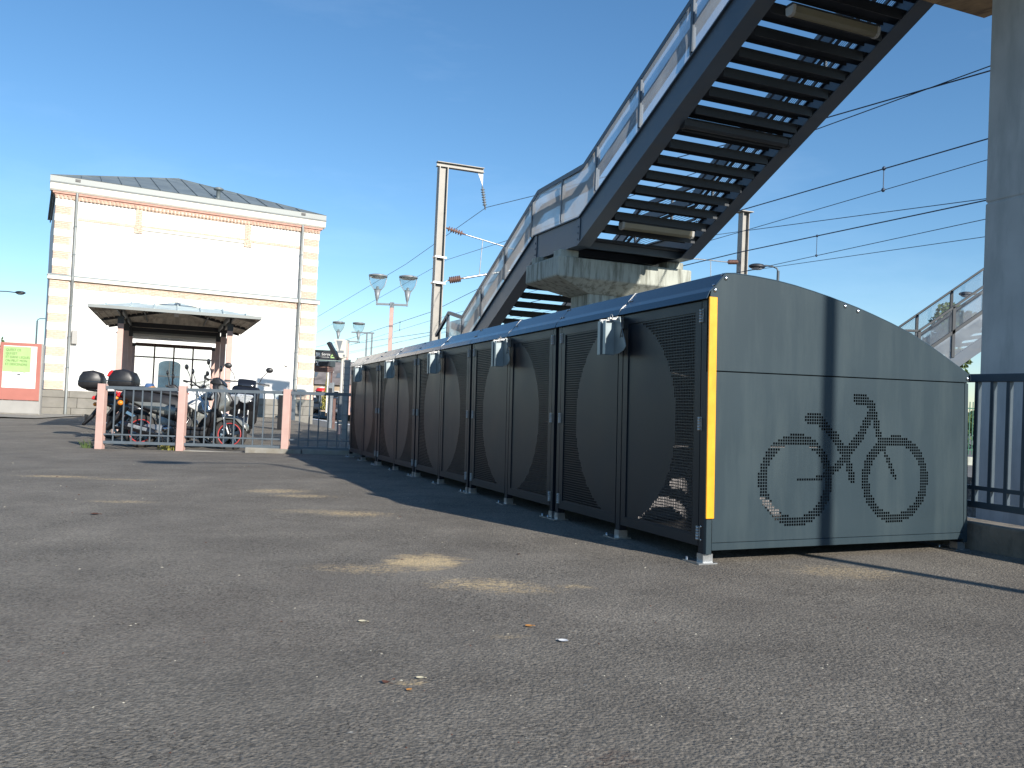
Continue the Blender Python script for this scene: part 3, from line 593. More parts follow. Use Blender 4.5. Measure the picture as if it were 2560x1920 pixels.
# rail line: bends a little after the stringer bends
def rail_h(t):
    return line_h(t) + RH
BR = [T_UP + 3.2, T_UP, 0.07, -1.70, -L_MID - T_LOW - 0.35, T3 - 0.05, T3 - 1.0]
def rail_pt(t):
    if t < T3: return H3 + (t - T3) * TH + RH
    if t > 0: return line_h(t) + RH
    if t > -1.70: return RH
    if t > BR[4]: return (t + 1.70) * TH + RH - 0.0
    return (BR[4] + 1.70) * TH + RH
for b, who in ((0.042, 'left'), (SW - 0.042, 'right')):
    m = MB()
    for k in range(len(BR) - 1):
        m.bar(s(BR[k], b, rail_pt(BR[k] - 1e-4 if k == 0 else BR[k])), s(BR[k + 1], b, rail_pt(BR[k + 1])), 0.06, 0.075)
    m.build('handrail', 'stairsteel', stair)
    posts = [T_UP + 1.5, 5.45, 4.22, 2.98, 1.75, 0.51, -0.68, -1.91, -3.17, -4.42, -5.59, -6.65]
    for t0 in posts:
        h0 = line_h(t0) + (0.05 if t0 > T3 else 0); hh = rail_pt(t0)
        if t0 < T3: h0 = H3 + (t0 - T3) * TH
        bo = 0.004 if who == 'left' else SW - 0.030
        MB().box(t0 - 0.022, t0 + 0.022, bo, bo + 0.03, h0 + HS, hh - 0.01).build('rail_post', 'stairsteel', stair)
    if who == 'left':
        for k in range(len(posts) - 1):
            ta, tb = posts[k + 1] + 0.025, posts[k] - 0.025; n = 8; vs = []; fs = []; rnd = random.Random(k)
            cuts = sorted(set([ta + (tb - ta) * i / n for i in range(n + 1)]))
            for i, tt in enumerate(cuts):
                for j in range(5):
                    base = (line_h(tt) if tt > T3 else H3 + (tt - T3) * TH) + HS + 0.005; top = rail_pt(tt) - 0.028
                    u = (tt - ta) / (tb - ta); wv = 0.030 * math.sin(math.pi * u) * math.sin(math.pi * j / 4) * rnd.uniform(-1, 1) + 0.02 * math.sin(3 * u + k) * (1 - j / 4)
                    vs.append(s(tt, 0.018 + wv * 0.6, base + (top - base) * j / 4))
            for i in range(n):
                for j in range(4): fs.append((i * 5 + j, i * 5 + j + 1, (i + 1) * 5 + j + 1, (i + 1) * 5 + j))
            p = MB().add(vs, fs, True).build('frosted_panel', 'poly' if k < 5 else 'polyworn', stair)
        for t0 in posts:
            MB().box(t0 - 0.10, t0 + 0.0, 0.05, 0.075, line_h(t0) + HS if t0 > T3 else H3 + (t0 - T3) * TH + HS, rail_pt(t0) - 0.06).build('inner_stanchion', 'stairsteel', stair)
    else:
        for fz in (0.62, 0.84):
            m = MB()
            for k in range(len(BR) - 1):
                z0 = rail_pt(BR[k]) - RH + fz; z1 = rail_pt(BR[k + 1]) - RH + fz
                m.bar(s(BR[k], b, z0), s(BR[k + 1], b, z1), 0.035, 0.035)
            m.build('inner_rail', 'stairsteel', stair)
        m = MB()                       # woven wire infill of the far side
        for f in range(22):
            fz = 0.48 + f * 0.034
            for k in range(len(BR) - 1):
                m.bar(s(BR[k], b + 0.02, rail_pt(BR[k]) - RH + fz), s(BR[k + 1], b + 0.02, rail_pt(BR[k + 1]) - RH + fz), 0.006, 0.006)
        m.build('wire_mesh', 'stairsteel', stair, kind='stuff')
    m = MB()
    for k in range(1, len(BR) - 2):
        m.bar(s(BR[k], b + (0.09 if who == 'left' else -0.09), rail_pt(BR[k]) - 0.28), s(BR[k + 1], b + (0.09 if who == 'left' else -0.09), rail_pt(BR[k + 1]) - 0.28), 0.05, 0.15)
    m.build('inner_handrail', 'stairsteel', stair)
# tube lights below the treads
def tubelight(t0, b0, b1, h, label, m='tube', ang=0.0):
    T = thing('tube_light', label, 'light fitting', ST @ Matrix.Translation((t0, 0, h)), 'tube lights under the staircase')
    k = MB(); k.prism([(-0.06, 0.0), (-0.05, -0.07), (-0.02, -0.095), (0.02, -0.095), (0.05, -0.07), (0.06, 0.0)], b0 + 0.045, b1 - 0.045, 'xz'); k.build('diffuser', m, T)
    for bb in (b0, b1 - 0.045):
        k = MB(); k.prism([(-0.068, 0.005), (-0.058, -0.078), (-0.025, -0.104), (0.025, -0.104), (0.058, -0.078), (0.068, 0.005)], bb, bb + 0.045, 'xz'); k.build('end_cap', 'greybase' if m == 'tube' else m, T, bevel=0.006)
    MB().box(-0.05, 0.05, b0, b1, 0.0, 0.03).build('mounting_tray', 'tread', T)
tubelight(0.64, 0.40, 1.68, 0.29, 'pale tube light under the stairs just above the concrete bearing cap')
tubelight(2.52, 0.22, 1.93, 1.27, 'dark unlit strip fitting halfway up below the stair treads', 'tread')
tubelight(4.50, 0.26, 1.50, 1.95, 'pale tube light highest up below the stair treads')

# concrete piers
mxp = abframe(9.25, 4.245, 0)
pier = thing('bridge_pier', 'weathered concrete pier with a streaked hammerhead cap under the stair landing', 'pier', mxp)
MB().box(-0.5, 0.5, -0.35, 0.35, -0.6, 2.70).build('column', 'concrete', pier, bevel=0.02)
b = MB(); zt, zb, ze = 3.18, 2.86, 2.66
tp = [(-1.235, -0.66), (1.27, -0.66), (1.27, 0.66), (-1.235, 0.66)]; lo = [(-0.52, -0.37), (0.52, -0.37), (0.52, 0.37), (-0.52, 0.37)]
b.add([(x, y, zt) for x, y in tp] + [(x, y, zb) for x, y in tp] + [(x, y, ze) for x, y in lo], [(0, 1, 2, 3)] + [(i, i + 4, (i + 1) % 4 + 4, (i + 1) % 4) for i in range(4)] + [(i + 4, i + 8, (i + 1) % 4 + 8, (i + 1) % 4 + 4) for i in range(4)] + [(8, 9, 10, 11)])
b.build('cap', 'concrete', pier, bevel=0.025)
for x in (-1.0, 0.98):
    for y in (-0.45, 0.45): MB().box(x - 0.16, x + 0.16, y - 0.14, y + 0.14, 3.181, 3.30).build('bearing_block', 'concrete', pier, bevel=0.01)
pier2 = thing('bridge_pier', 'big smooth grey concrete pier at the right edge behind the railing', 'pier', abframe(2.04, 5.33, 0))
b = MB(); b.box(-0.40, 0.40, -0.45, 0.45, -0.6, 3.02); b.box(-0.40, 0.40, -0.45, 0.45, 3.032, 5.62); b.box(-0.39, 0.39, -0.44, 0.44, 3.0, 3.05); b.build('column', 'conc_pier', pier2, bevel=0.015)
zt, zb, ze = 5.80, 5.50, 5.36
b = MB(); tp = [(-2.45, -0.75), (0.60, -0.75), (0.60, 1.38), (-2.45, 1.38)]; lo = [(-0.6, -0.5), (0.42, -0.5), (0.42, 0.5), (-0.6, 0.5)]
b.add([(x, y, zt) for x, y in tp] + [(x, y, zb) for x, y in tp] + [(x, y, ze) for x, y in lo], [(0, 1, 2, 3)] + [(i, i + 4, (i + 1) % 4 + 4, (i + 1) % 4) for i in range(4)] + [(i + 4, i + 8, (i + 1) % 4 + 8, (i + 1) % 4 + 4) for i in range(4)] + [(8, 9, 10, 11)])
b.build('cap', 'woodconc', pier2, bevel=0.02)

# ================================================================== stairs of the opposite platform
OS = frame(Vector((11.37, 24.0, 0)), Vector((13.19 - 11.37, 0, 0)), UZ.cross(Vector((1, 0, 0))))   # x right, y away
opp = thing('platform_staircase', 'second staircase across the tracks with a wire mesh railing', 'staircase', OS)
sl = (4.70 - 3.33) / 1.82
def oz(x): return x * sl
for yy, nm in ((0.0, 'near'), (2.2, 'far')):
    MB().bar((0, yy, 3.33), (4.5, yy, 3.33 + oz(4.5)), 0.06, 0.06).bar((-1.6, yy, 3.30), (0, yy, 3.33), 0.06, 0.06).build('handrail', 'tread', opp)
    MB().bar((0, yy, 2.62), (4.5, yy, 2.62 + oz(4.5)), 0.06, 0.09).bar((-1.6, yy, 2.60), (0, yy, 2.62), 0.06, 0.08).build('mesh_bottom_rail', 'tread', opp)
    b = MB(); b.add([(-1.6, yy, 1.5), (0, yy, 1.5), (4.5, yy, 1.5 + oz(4.5)), (4.5, yy, 1.9 + oz(4.5)), (0, yy, 1.9), (-1.6, yy, 1.9), (-1.6, yy + .08, 1.5), (0, yy + .08, 1.5), (4.5, yy + .08, 1.5 + oz(4.5)), (4.5, yy + .08, 1.9 + oz(4.5)), (0, yy + .08, 1.9), (-1.6, yy + .08, 1.9)],
          [(0, 1, 4, 5), (1, 2, 3, 4), (11, 10, 7, 6), (10, 9, 8, 7), (0, 6, 7, 1), (1, 7, 8, 2), (2, 8, 9, 3), (3, 9, 10, 4), (4, 10, 11, 5), (5, 11, 6, 0)]); b.build('stringer', 'stairsteel', opp)
    for x in (0.0, 0.96, 2.0, 3.0, 4.0): MB().box(x - 0.04, x + 0.04, yy - 0.03, yy + 0.03, 1.9 + oz(x), 3.33 + oz(x)).build('rail_post', 'tread', opp)
    for x0, x1 in ((0.05, 0.92), (1.0, 1.96), (2.04, 2.96), (3.04, 3.96), (-1.55, -0.05)):
        z = (lambda x: oz(x) if x > 0 else 0)
        MB().add([(x0, yy + .02, 1.9 + z(x0)), (x1, yy + .02, 1.9 + z(x1)), (x1, yy + .02, 2.58 + z(x1)), (x0, yy + .02, 2.58 + z(x0))], [(0, 1, 2, 3)]).build('frosted_panel', 'poly', opp)
    b = MB()
    for k in range(18):
        zz = 2.66 + k * 0.037; b.bar((0, yy, zz), (4.5, yy, zz + oz(4.5)), 0.008, 0.008); b.bar((-1.6, yy, zz), (0, yy, zz), 0.008, 0.008)
    b.build('wire_mesh', 'stairsteel', opp, kind='stuff')
for i in range(14): MB().box(i * 0.3, i * 0.3 + 0.3, 0.1, 2.2, 1.62 + oz(i * 0.3 + 0.15), 1.67 + oz(i * 0.3 + 0.15)).build('tread', 'tread', opp)
MB().box(-1.6, 0, 0.1, 2.2, 1.6, 1.66).build('landing_deck', 'tread', opp)
MB().box(-1.2, -0.9, 0.4, 0.7, -0.9, 1.55).box(-1.2, -0.9, 1.6, 1.9, -0.9, 1.55).box(3.5, 3.8, 1.0, 1.3, -0.9, 3.6).build('support', 'concrete', opp)

# ================================================================== pink post fence and kerb
FY = 13.78
fg = thing('post_fence', 'salmon post fence with blue grey bars in front of the parked motorbikes', 'fence', Matrix.Translation((0, FY, -0.23)))
px = [-6.58, -5.28, -3.60, -1.95]
for x in px: MB().box(x - 0.058, x + 0.058, -0.058, 0.058, -0.12, 1.045 + 0.045 * (x + 6.58) / 3).build('post', 'pink', fg, bevel=0.006)
def zoff(x): return 0.045 * (x + 6.58) / 3 - 0.0
barm = {}
for k in range(3):
    x0, x1 = px[k] + 0.058, px[k + 1] - 0.058; xa, xb = px[k] + 0.1, px[k + 1] - 0.1
    for z, hh, nm in ((0.985, 0.05, 'top_rail'), (0.235, 0.022, 'middle_rail'), (0.108, 0.045, 'bottom_rail')):
        MB().bar((x0, 0, z + zoff(x0)), (x1, 0, z + zoff(x1)), 0.035, hh).build(nm, 'rail', fg)
    n = round((x1 - x0) / 0.152)
    for i in range(1, n):
        x = x0 + (x1 - x0) * i / n; MB().box(x - 0.009, x + 0.009, -0.009, 0.009, 0.13 + zoff(x), 0.962 + zoff(x)).build('bar', 'rail', fg)
kb = thing('fence_kerb', 'weathered granite kerb stones under the post fence', 'kerb', Matrix.Translation((0, FY, -0.2)))
xx = -5.2
while xx < -1.9:
    L = random.uniform(0.85, 1.05); z = gz(xx, FY) + 0.2
    MB().box(xx, xx + L - 0.012, -0.10, 0.16, z - 0.15, z + (0.02 if xx < -4.3 else 0.085) + random.uniform(-0.006, 0.006)).build('kerb_stone', 'kerb', kb, bevel=0.012); xx += L
o = MB().add([(-4.25, 13.95, gz(-4.25, 13.95) + 0.05), (-1.0, 13.95, gz(-1, 13.95) + 0.05), (-1.2, 16.0, gz(-1.2, 16) + 0.02), (-4.6, 16.0, gz(-4.6, 16) + 0.02)], [(0, 1, 2, 3)]).build('pavement', 'platform', kind='structure')

MB().add([(-34, 26.9, gz(-34, 26.9) + 0.03), (-14.9, 26.9, gz(-14.9, 26.9) + 0.03), (-15.6, 31.5, gz(-15.6, 31.5) + 0.03), (-34, 31.5, gz(-34, 31.5) + 0.03)], [(0, 1, 2, 3)]).build('pavement', 'kerb', kind='structure')

# ================================================================== two wheelers
def wheel(parent, x, r, w, rimm='alu', spokes=5, stripe=None, disc=None, z=None):
    z = r if z is None else z
    rw = w / 2
    t = MB(); prof = [(r - 0.085, -rw * 0.6), (r - 0.05, -rw), (r - 0.015, -rw * 0.75), (r, -rw * 0.25), (r, rw * 0.25), (r - 0.015, rw * 0.75), (r - 0.05, rw), (r - 0.085, rw * 0.6), (r - 0.085, -rw * 0.6)]
    wo = bpy.data.objects.new('wheel', t.lathe(prof, (x, 0, z), (0, 1, 0), 28).mesh('wheel', M['rubber'])); C.objects.link(wo); wo.parent = parent
    k = MB(); k.lathe([(r - 0.10, -rw * 0.55), (r - 0.078, -rw * 0.62), (r - 0.078, rw * 0.62), (r - 0.10, rw * 0.55), (r - 0.10, -rw * 0.55)], (x, 0, z), (0, 1, 0), 24)
    k.lathe([(0.0, -rw * 0.9), (0.045, -rw * 0.9), (0.05, 0), (0.045, rw * 0.9), (0, rw * 0.9)], (x, 0, z), (0, 1, 0), 12)
    for i in range(spokes):
        a = 2 * math.pi * i / spokes + 0.3; wd = 0.05 if spokes < 8 else 0.008
        k.bar((x + 0.04 * math.cos(a), 0, z + 0.04 * math.sin(a)), (x + (r - 0.09) * math.cos(a), 0, z + (r - 0.09) * math.sin(a)), wd, wd * 0.7, up=(0, 1, 0))
    k.build('rim', rimm, wo)
    if stripe: MB().tube([(x + (r - 0.082) * math.cos(a), -rw * 0.66, z + (r - 0.082) * math.sin(a)) for a in [2 * math.pi * i / 28 for i in range(28)]], 0.009, 6, close=True).build('rim_stripe', stripe, wo)
    if disc:
        d = MB(); d.lathe([(0.07, -rw - 0.02), (0.13, -rw - 0.02), (0.13, -rw - 0.014), (0.07, -rw - 0.014), (0.07, -rw - 0.02)], (x, 0, z), (0, 1, 0), 24)
        for i in range(6): a = math.pi * i / 3; d.bar((x + 0.03 * math.cos(a), -rw - 0.017, z + 0.03 * math.sin(a)), (x + 0.075 * math.cos(a + .4), -rw - 0.017, z + 0.075 * math.sin(a + .4)), 0.015, 0.006, up=(0, 1, 0))
        d.build('brake_disc', disc, wo)
    return wo
def body(parent, name, poly, w, m, bevel=0.03, y=0.0, taper=None):
    b = MB(); n = len(poly); cx = sum(p[0] for p in poly) / n; cz = sum(p[1] for p in poly) / n
    rings = []
    for (yy, k) in ((-w / 2, 0.80), (-w / 2 * 0.86, 0.93), (-w / 2 * 0.45, 1.0), (w / 2 * 0.45, 1.0), (w / 2 * 0.86, 0.93), (w / 2, 0.80)):
        rings.append([(cx + (px_ - cx) * k, yy + y, cz + (pz - cz) * k) for px_, pz in poly])
    vs = [v for r in rings for v in r]; fs = [tuple(range(n)), tuple(range(5 * n + n - 1, 5 * n - 1, -1))]
    for i in range(5):
        for j in range(n): fs.append((i * n + j, (i + 1) * n + j, (i + 1) * n + (j + 1) % n, i * n + (j + 1) % n))
    b.add(vs, fs, True); o = b.build(name, m, parent)
    bv = o.modifiers.new('bevel', 'BEVEL'); bv.width = bevel * 0.5; bv.segments = 2; bv.limit_method = 'ANGLE'; bv.angle_limit = R(50)
    return o
def mirror(parent, x, y, z, m='black', dx=-0.03, dy=0.12, up_=0.20):
    sgn = 1 if y > 0 else -1
    k = MB(); k.tube([(x, y, z), (x + dx * 0.3, y + sgn * dy * 0.3, z + up_ * 0.5), (x + dx, y + sgn * dy, z + up_)], 0.007, 6)
    k.ell((x + dx, y + sgn * (dy + 0.02), z + up_ + 0.035), (0.022, 0.062, 0.048), 12, 8)
    return k.build('mirror', m, parent)
def topbox(parent, x, z, red=True, sc_=1.0):
    poly = [(x - 0.24 * sc_, z + 0.05), (x - 0.215 * sc_, z + 0.23), (x - 0.15 * sc_, z + 0.335), (x + 0.02, z + 0.365), (x + 0.17 * sc_, z + 0.325), (x + 0.235 * sc_, z + 0.20), (x + 0.225 * sc_, z + 0.04), (x + 0.14 * sc_, z), (x - 0.16 * sc_, z)]
    o = body(parent, 'top_box', poly, 0.44, 'black', 0.05)
    k = MB(); k.box(x - 0.225 * sc_, x + 0.225 * sc_, -0.222, 0.222, z + 0.125, z + 0.137); k.build('lid_seam', 'blackg', o)
    if red:
        k = MB(); k.prism([(x - 0.232 * sc_, z + 0.205), (x - 0.20 * sc_, z + 0.29), (x - 0.15 * sc_, z + 0.332), (x - 0.115, z + 0.29), (x - 0.08 * sc_, z + 0.215)], -0.215, 0.215, 'xz'); k.build('reflector', 'red', o, bevel=0.01)
    return o
def scooter(label, mx, c1, c2, stripe=None, box=False, red=False, front=False):
    T = thing('scooter', label, 'scooter', mx, 'scooters and motorcycles parked behind the post fence')
    wheel(T, 0.0, 0.255, 0.13, 'blackg', 5, stripe); wheel(T, 1.34, 0.255, 0.11, 'blackg', 5, stripe)
    body(T, 'tail_body', [(-0.36, 0.80), (-0.30, 0.86), (0.05, 0.86), (0.55, 0.79), (0.68, 0.66), (0.64, 0.50), (0.50, 0.42), (0.10, 0.55), (-0.20, 0.68)], 0.36, c1, 0.05)
    body(T, 'side_panel', [(-0.18, 0.70), (0.30, 0.70), (0.60, 0.62), (0.58, 0.50), (0.42, 0.48), (0.05, 0.59)], 0.385, c2, 0.03)
    body(T, 'seat', [(-0.32, 0.86), (-0.28, 0.925), (0.0, 0.94), (0.12, 0.895), (0.55, 0.87), (0.64, 0.80), (0.55, 0.785), (0.1, 0.845)], 0.30, 'black', 0.04)
    body(T, 'footboard', [(0.50, 0.42), (0.55, 0.30), (1.0, 0.28), (1.08, 0.40), (0.98, 0.33), (0.62, 0.35)], 0.36, c1, 0.02)
    body(T, 'belly_pan', [(0.40, 0.31), (0.98, 0.30), (1.08, 0.40), (1.0, 0.20), (0.45, 0.19)], 0.30, 'black', 0.02)
    body(T, 'leg_shield', [(0.96, 0.34), (1.06, 0.34), (1.20, 0.62), (1.22, 0.86), (1.14, 1.02), (1.06, 1.02), (1.12, 0.80), (1.08, 0.60)], 0.46, 'black', 0.03)
    body(T, 'front_fairing', [(1.05, 0.40), (1.17, 0.58), (1.33, 0.68), (1.37, 0.76), (1.28, 0.92), (1.19, 1.02), (1.12, 0.98), (1.19, 0.75)], 0.40, c2, 0.04)
    body(T, 'nose_panel', [(1.20, 0.62), (1.35, 0.69), (1.39, 0.76), (1.33, 0.88), (1.25, 0.94), (1.27, 0.78)], 0.30, c1 if c1 != c2 else 'blackg', 0.03)
    body(T, 'front_fender', [(1.06, 0.46), (1.20, 0.545), (1.42, 0.545), (1.60, 0.42), (1.62, 0.33), (1.57, 0.36), (1.44, 0.49), (1.25, 0.50), (1.10, 0.42)], 0.17, c2, 0.02)
    k = MB()
    for y in (-0.085, 0.085): k.tube([(1.16, y * 0.8, 0.70), (1.34, y, 0.255)], 0.019, 8)
    k.build('fork', 'alu', T)
    k = MB(); k.tube([(1.02, -0.34, 1.06), (1.06, -0.16, 1.075), (1.10, 0, 1.05), (1.06, 0.16, 1.075), (1.02, 0.34, 1.06)], 0.012, 8); hb = k.build('handlebar', 'black', T)
    for y in (-0.32, 0.32):
        MB().tube([(1.02, y - 0.055, 1.06), (1.02, y + 0.055, 1.06)], 0.02, 8).build('grip', 'rubber', hb)
        MB().tube([(1.06, y * 0.65, 1.055), (1.10, y, 1.05), (1.07, y * 1.18, 1.05)], 0.006, 6).build('brake_lever', 'alu', hb)
    body(T, 'handlebar_cover', [(0.99, 1.03), (1.04, 1.11), (1.12, 1.13), (1.20, 1.06), (1.22, 1.0), (1.10, 0.99)], 0.30, c1, 0.03)
    for y in (-0.2, 0.2): mirror(T, 1.05, y, 1.09)
    hl = MB(); hl.prism([(-0.14, 0.845), (-0.11, 0.87), (0.11, 0.87), (0.14, 0.845), (0.07, 0.745), (0, 0.715), (-0.07, 0.745)], 1.31, 1.400, 'yz'); hl.build('headlight', 'lens', T, bevel=0.012)
    for y in (-0.15, 0.15): MB().ell((1.29, y, 0.735), (0.04, 0.03, 0.055), 10, 6).build('turn_signal', 'paleleaf', T)
    MB().ell((-0.30, -0.15, 0.66), (0.045, 0.04, 0.04), 10, 6).build('turn_signal', 'orange', T)
    body(T, 'tail_light', [(-0.40, 0.76), (-0.37, 0.83), (-0.31, 0.83), (-0.33, 0.75)], 0.22, 'red', 0.015)
    body(T, 'engine', [(-0.05, 0.30), (0.10, 0.37), (0.46, 0.36), (0.58, 0.28), (0.48, 0.20), (0.0, 0.19)], 0.22, 'alu', 0.03)
    k = MB(); k.lathe([(0, -0.02), (0.05, -0.02), (0.052, 0.02), (0.0, 0.035)], (0.40, -0.12, 0.29), (0, -1, 0), 14); k.build('engine_cover', 'chrome', T)
    k = MB(); k.tube([(0.42, -0.13, 0.19), (0.32, -0.17, 0.20), (0.25, -0.175, 0.22)], 0.022, 8); k.tube([(0.27, -0.175, 0.22), (0.18, -0.175, 0.24), (-0.18, -0.175, 0.325), (-0.24, -0.175, 0.34)], [0.045, 0.062, 0.062, 0.045], 12); ex = k.build('exhaust', 'blackg', T)
    k = MB(); k.bar((0.16, -0.238, 0.262), (-0.12, -0.238, 0.325), 0.008, 0.05, up=(0, 0, 1)); k.build('heat_shield', 'alu', ex)
    body(T, 'rear_fender', [(-0.30, 0.60), (-0.24, 0.62), (-0.36, 0.40), (-0.52, 0.24), (-0.55, 0.26), (-0.40, 0.45)], 0.17, 'black', 0.01)
    MB().box(-0.46, -0.44, -0.11, 0.11, 0.35, 0.48).build('number_plate', 'black', T, mx=Matrix.Translation((-0.03, 0, -0.02)))
    k = MB(); k.tube([(0.35, -0.1, 0.2), (0.42, -0.22, 0.02), (0.36, -0.24, 0.012)], 0.011, 6); k.build('side_stand', 'black', T)
    if box:
        topbox(T, -0.42, 0.965, red)
        k = MB(); k.tube([(0.02, -0.16, 0.87), (-0.25, -0.15, 0.93), (-0.50, -0.10, 0.945), (-0.50, 0.10, 0.945), (-0.25, 0.15, 0.93), (0.02, 0.16, 0.87)], 0.013, 6); k.build('rear_rack', 'black', T)
    return T
def motorcycle(label, mx, tank, accent, box=False, disc='bluedisc', enduro=False):
    T = thing('motorcycle', label, 'motorcycle', mx, 'scooters and motorcycles parked behind the post fence')
    wheel(T, 0.0, 0.31, 0.15, 'blackg' if not enduro else 'alu', 5 if not enduro else 24, None, disc); wheel(T, 1.42, 0.31, 0.11, 'blackg' if not enduro else 'alu', 5 if not enduro else 24, None, disc)
    body(T, 'fuel_tank', [(0.60, 0.80), (0.66, 0.93), (0.82, 1.02), (1.02, 1.0), (1.12, 0.90), (1.08, 0.76), (0.80, 0.72)], 0.30, tank, 0.05)
    body(T, 'tank_shroud', [(0.85, 0.92), (1.10, 0.90), (1.22, 0.80), (1.14, 0.62), (0.96, 0.70)], 0.34, accent, 0.02)
    body(T, 'seat', [(-0.30, 0.90), (-0.20, 0.94), (0.25, 0.86), (0.62, 0.84), (0.64, 0.78), (0.20, 0.79), (-0.25, 0.85)], 0.25, 'black', 0.03)
    body(T, 'tail_fairing', [(-0.42, 0.92), (-0.30, 0.90), (0.2, 0.80), (0.45, 0.74), (0.35, 0.68), (0.0, 0.74), (-0.38, 0.87)], 0.24, tank, 0.02)
    body(T, 'tail_light', [(-0.46, 0.88), (-0.44, 0.93), (-0.38, 0.92), (-0.38, 0.87)], 0.14, 'red', 0.01)
    body(T, 'rear_fender', [(-0.36, 0.86), (-0.28, 0.84), (-0.46, 0.58), (-0.60, 0.40), (-0.63, 0.42), (-0.50, 0.62)], 0.16, 'black', 0.01)
    body(T, 'engine', [(0.45, 0.28), (0.42, 0.46), (0.58, 0.66), (0.86, 0.66), (0.96, 0.46), (0.90, 0.28)], 0.30, 'alu', 0.03)
    k = MB()
    for i in range(6): k.box(0.60, 0.92, -0.17, 0.17, 0.49 + i * 0.027, 0.498 + i * 0.027)
    k.build('cooling_fins', 'alu', T)
    k = MB()
    for y in (-0.12, 0.12): k.tube([(1.12, y, 0.92), (0.98, y, 0.70), (0.95, y, 0.32), (0.45, y, 0.30), (0.38, y, 0.62), (0.62, y, 0.76)], 0.018, 8); k.tube([(0.4, y, 0.42), (0.0, y * 1.1, 0.31)], 0.024, 8)
    k.build('chassis', 'black' if not enduro else 'silver', T)
    k = MB()
    for y in (-0.095, 0.095): k.tube([(1.10, y, 1.00), (1.24, y, 0.66)], 0.026, 8); k.tube([(1.24, y, 0.68), (1.42, y, 0.31)], 0.019, 8)
    k.build('fork', 'chrome', T)
    body(T, 'front_fender', [(1.16, 0.66) , (1.42, 0.70), (1.72, 0.60), (1.70, 0.57), (1.42, 0.655), (1.18, 0.63)] if enduro else [(1.14, 0.52), (1.30, 0.645), (1.54, 0.645), (1.70, 0.52), (1.54, 0.615), (1.30, 0.615)], 0.14, accent if enduro else 'blackg', 0.01)
    k = MB(); k.tube([(0.98, -0.38, 1.13), (1.04, -0.2, 1.14), (1.08, -0.08, 1.08), (1.08, 0.08, 1.08), (1.04, 0.2, 1.14), (0.98, 0.38, 1.13)], 0.012, 8); hb = k.build('handlebar', 'black', T)
    for y in (-0.35, 0.35): MB().tube([(0.98, y - 0.06, 1.13), (0.98, y + 0.06, 1.13)], 0.02, 8).build('grip', 'rubber', hb)
    k = MB()
    for j in range(4): k.tube([(1.04, -0.18 + 0.1 * j, 1.13), (1.20, -0.12 + 0.08 * j, 1.17 + 0.02 * j), (1.22, -0.06 + 0.05 * j, 1.02), (1.14, 0, 0.9)], 0.005, 5)
    k.build('cable', 'black', T)
    for y in (-0.26, 0.26): mirror(T, 1.03, y, 1.14)
    k = MB(); k.lathe([(0.0, 0.07), (0.06, 0.065), (0.085, 0.03), (0.08, -0.06), (0.0, -0.09)], (1.24, 0, 0.98), (1, 0, 0), 14); hl = k.build('headlight', 'lens' , T)
    MB().lathe([(0.088, 0.04), (0.095, 0.0), (0.085, -0.07), (0.0, -0.1)], (1.24, 0, 0.98), (1, 0, 0), 14).build('headlight_shell', accent if enduro else 'blackg', hl)
    k = MB(); k.tube([(0.85, -0.12, 0.62), (1.0, -0.14, 0.48), (0.9, -0.16, 0.25), (0.5, -0.17, 0.24), (0.3, -0.19, 0.34)], 0.022, 8); k.tube([(0.32, -0.19, 0.33), (0.2, -0.20, 0.40), (-0.22, -0.21, 0.60)], [0.04, 0.06, 0.055], 12); ex = k.build('exhaust', 'blackg', T)
    k = MB(); k.bar((0.2, -0.268, 0.42), (-0.15, -0.268, 0.585), 0.006, 0.05); k.build('heat_shield', 'chrome', ex)
    k = MB(); k.tube([(0.5, 0.12, 0.28), (0.55, 0.30, 0.02)], 0.013, 6); k.build('side_stand', 'black', T)
    for y in (-0.17, 0.17): MB().ell((-0.36, y, 0.80), (0.04, 0.03, 0.03), 10, 6).build('turn_signal', 'orange', T)
    if enduro:
        for y in (-0.152, 0.152):
            yy = (y - 0.006, y + 0.004) if y < 0 else (y - 0.004, y + 0.006)
            for poly, mm in (([(0.72, 0.93), (0.90, 0.98), (0.98, 0.93), (0.80, 0.88)], 'red'), ([(0.76, 0.84), (0.92, 0.88), (0.96, 0.83), (0.80, 0.80)], 'orange'), ([(0.90, 0.86), (1.05, 0.90), (1.06, 0.86), (0.94, 0.82)], 'yellow')):
                MB().prism(poly, yy[0], yy[1], 'xz').build('tank_graphic', mm, T)
    if box: topbox(T, -0.36, 1.03, True, 1.05); MB().tube([(0.2, -0.12, 0.85), (-0.2, -0.12, 1.0), (-0.5, -0.1, 1.015), (-0.5, 0.1, 1.015), (-0.2, 0.12, 1.0), (0.2, 0.12, 0.85)], 0.012, 6).build('rear_rack', 'galv', T)
    return T
def at_g(x, y, yaw, lean=0.0, dz=0.0): return Matrix.Translation((x, y, gz(x, y) + dz)) @ Matrix.Rotation(R(yaw), 4, 'Z') @ Matrix.Rotation(R(lean), 4, 'X')
scooter('black scooter with a plain black top box, leftmost of the parked two wheelers', at_g(-7.85, 16.9, 12, -5), 'black', 'blackg', None, True, False)
motorcycle('black motorcycle carrying a black top box with a red reflector', at_g(-6.88, 15.9, 4, -6, -0.05), 'blackg', 'blackg', True)
scooter('silver grey scooter with red rim stripes, nearest behind the fence', at_g(-6.22, 14.45, 3, -7) @ Matrix.Scale(1.10, 4), 'black', 'silver', 'redrim')
motorcycle('white and red trail motorcycle half hidden behind the silver scooter', at_g(-6.62, 15.2, -6, -6), 'white', 'white', False, 'bluedisc', True)
scooter('black scooter facing the lockers with its white headlight showing', at_g(-5.38, 17.2, -74, -4) @ Matrix.Scale(1.1, 4), 'blackg', 'blackg', 'white')
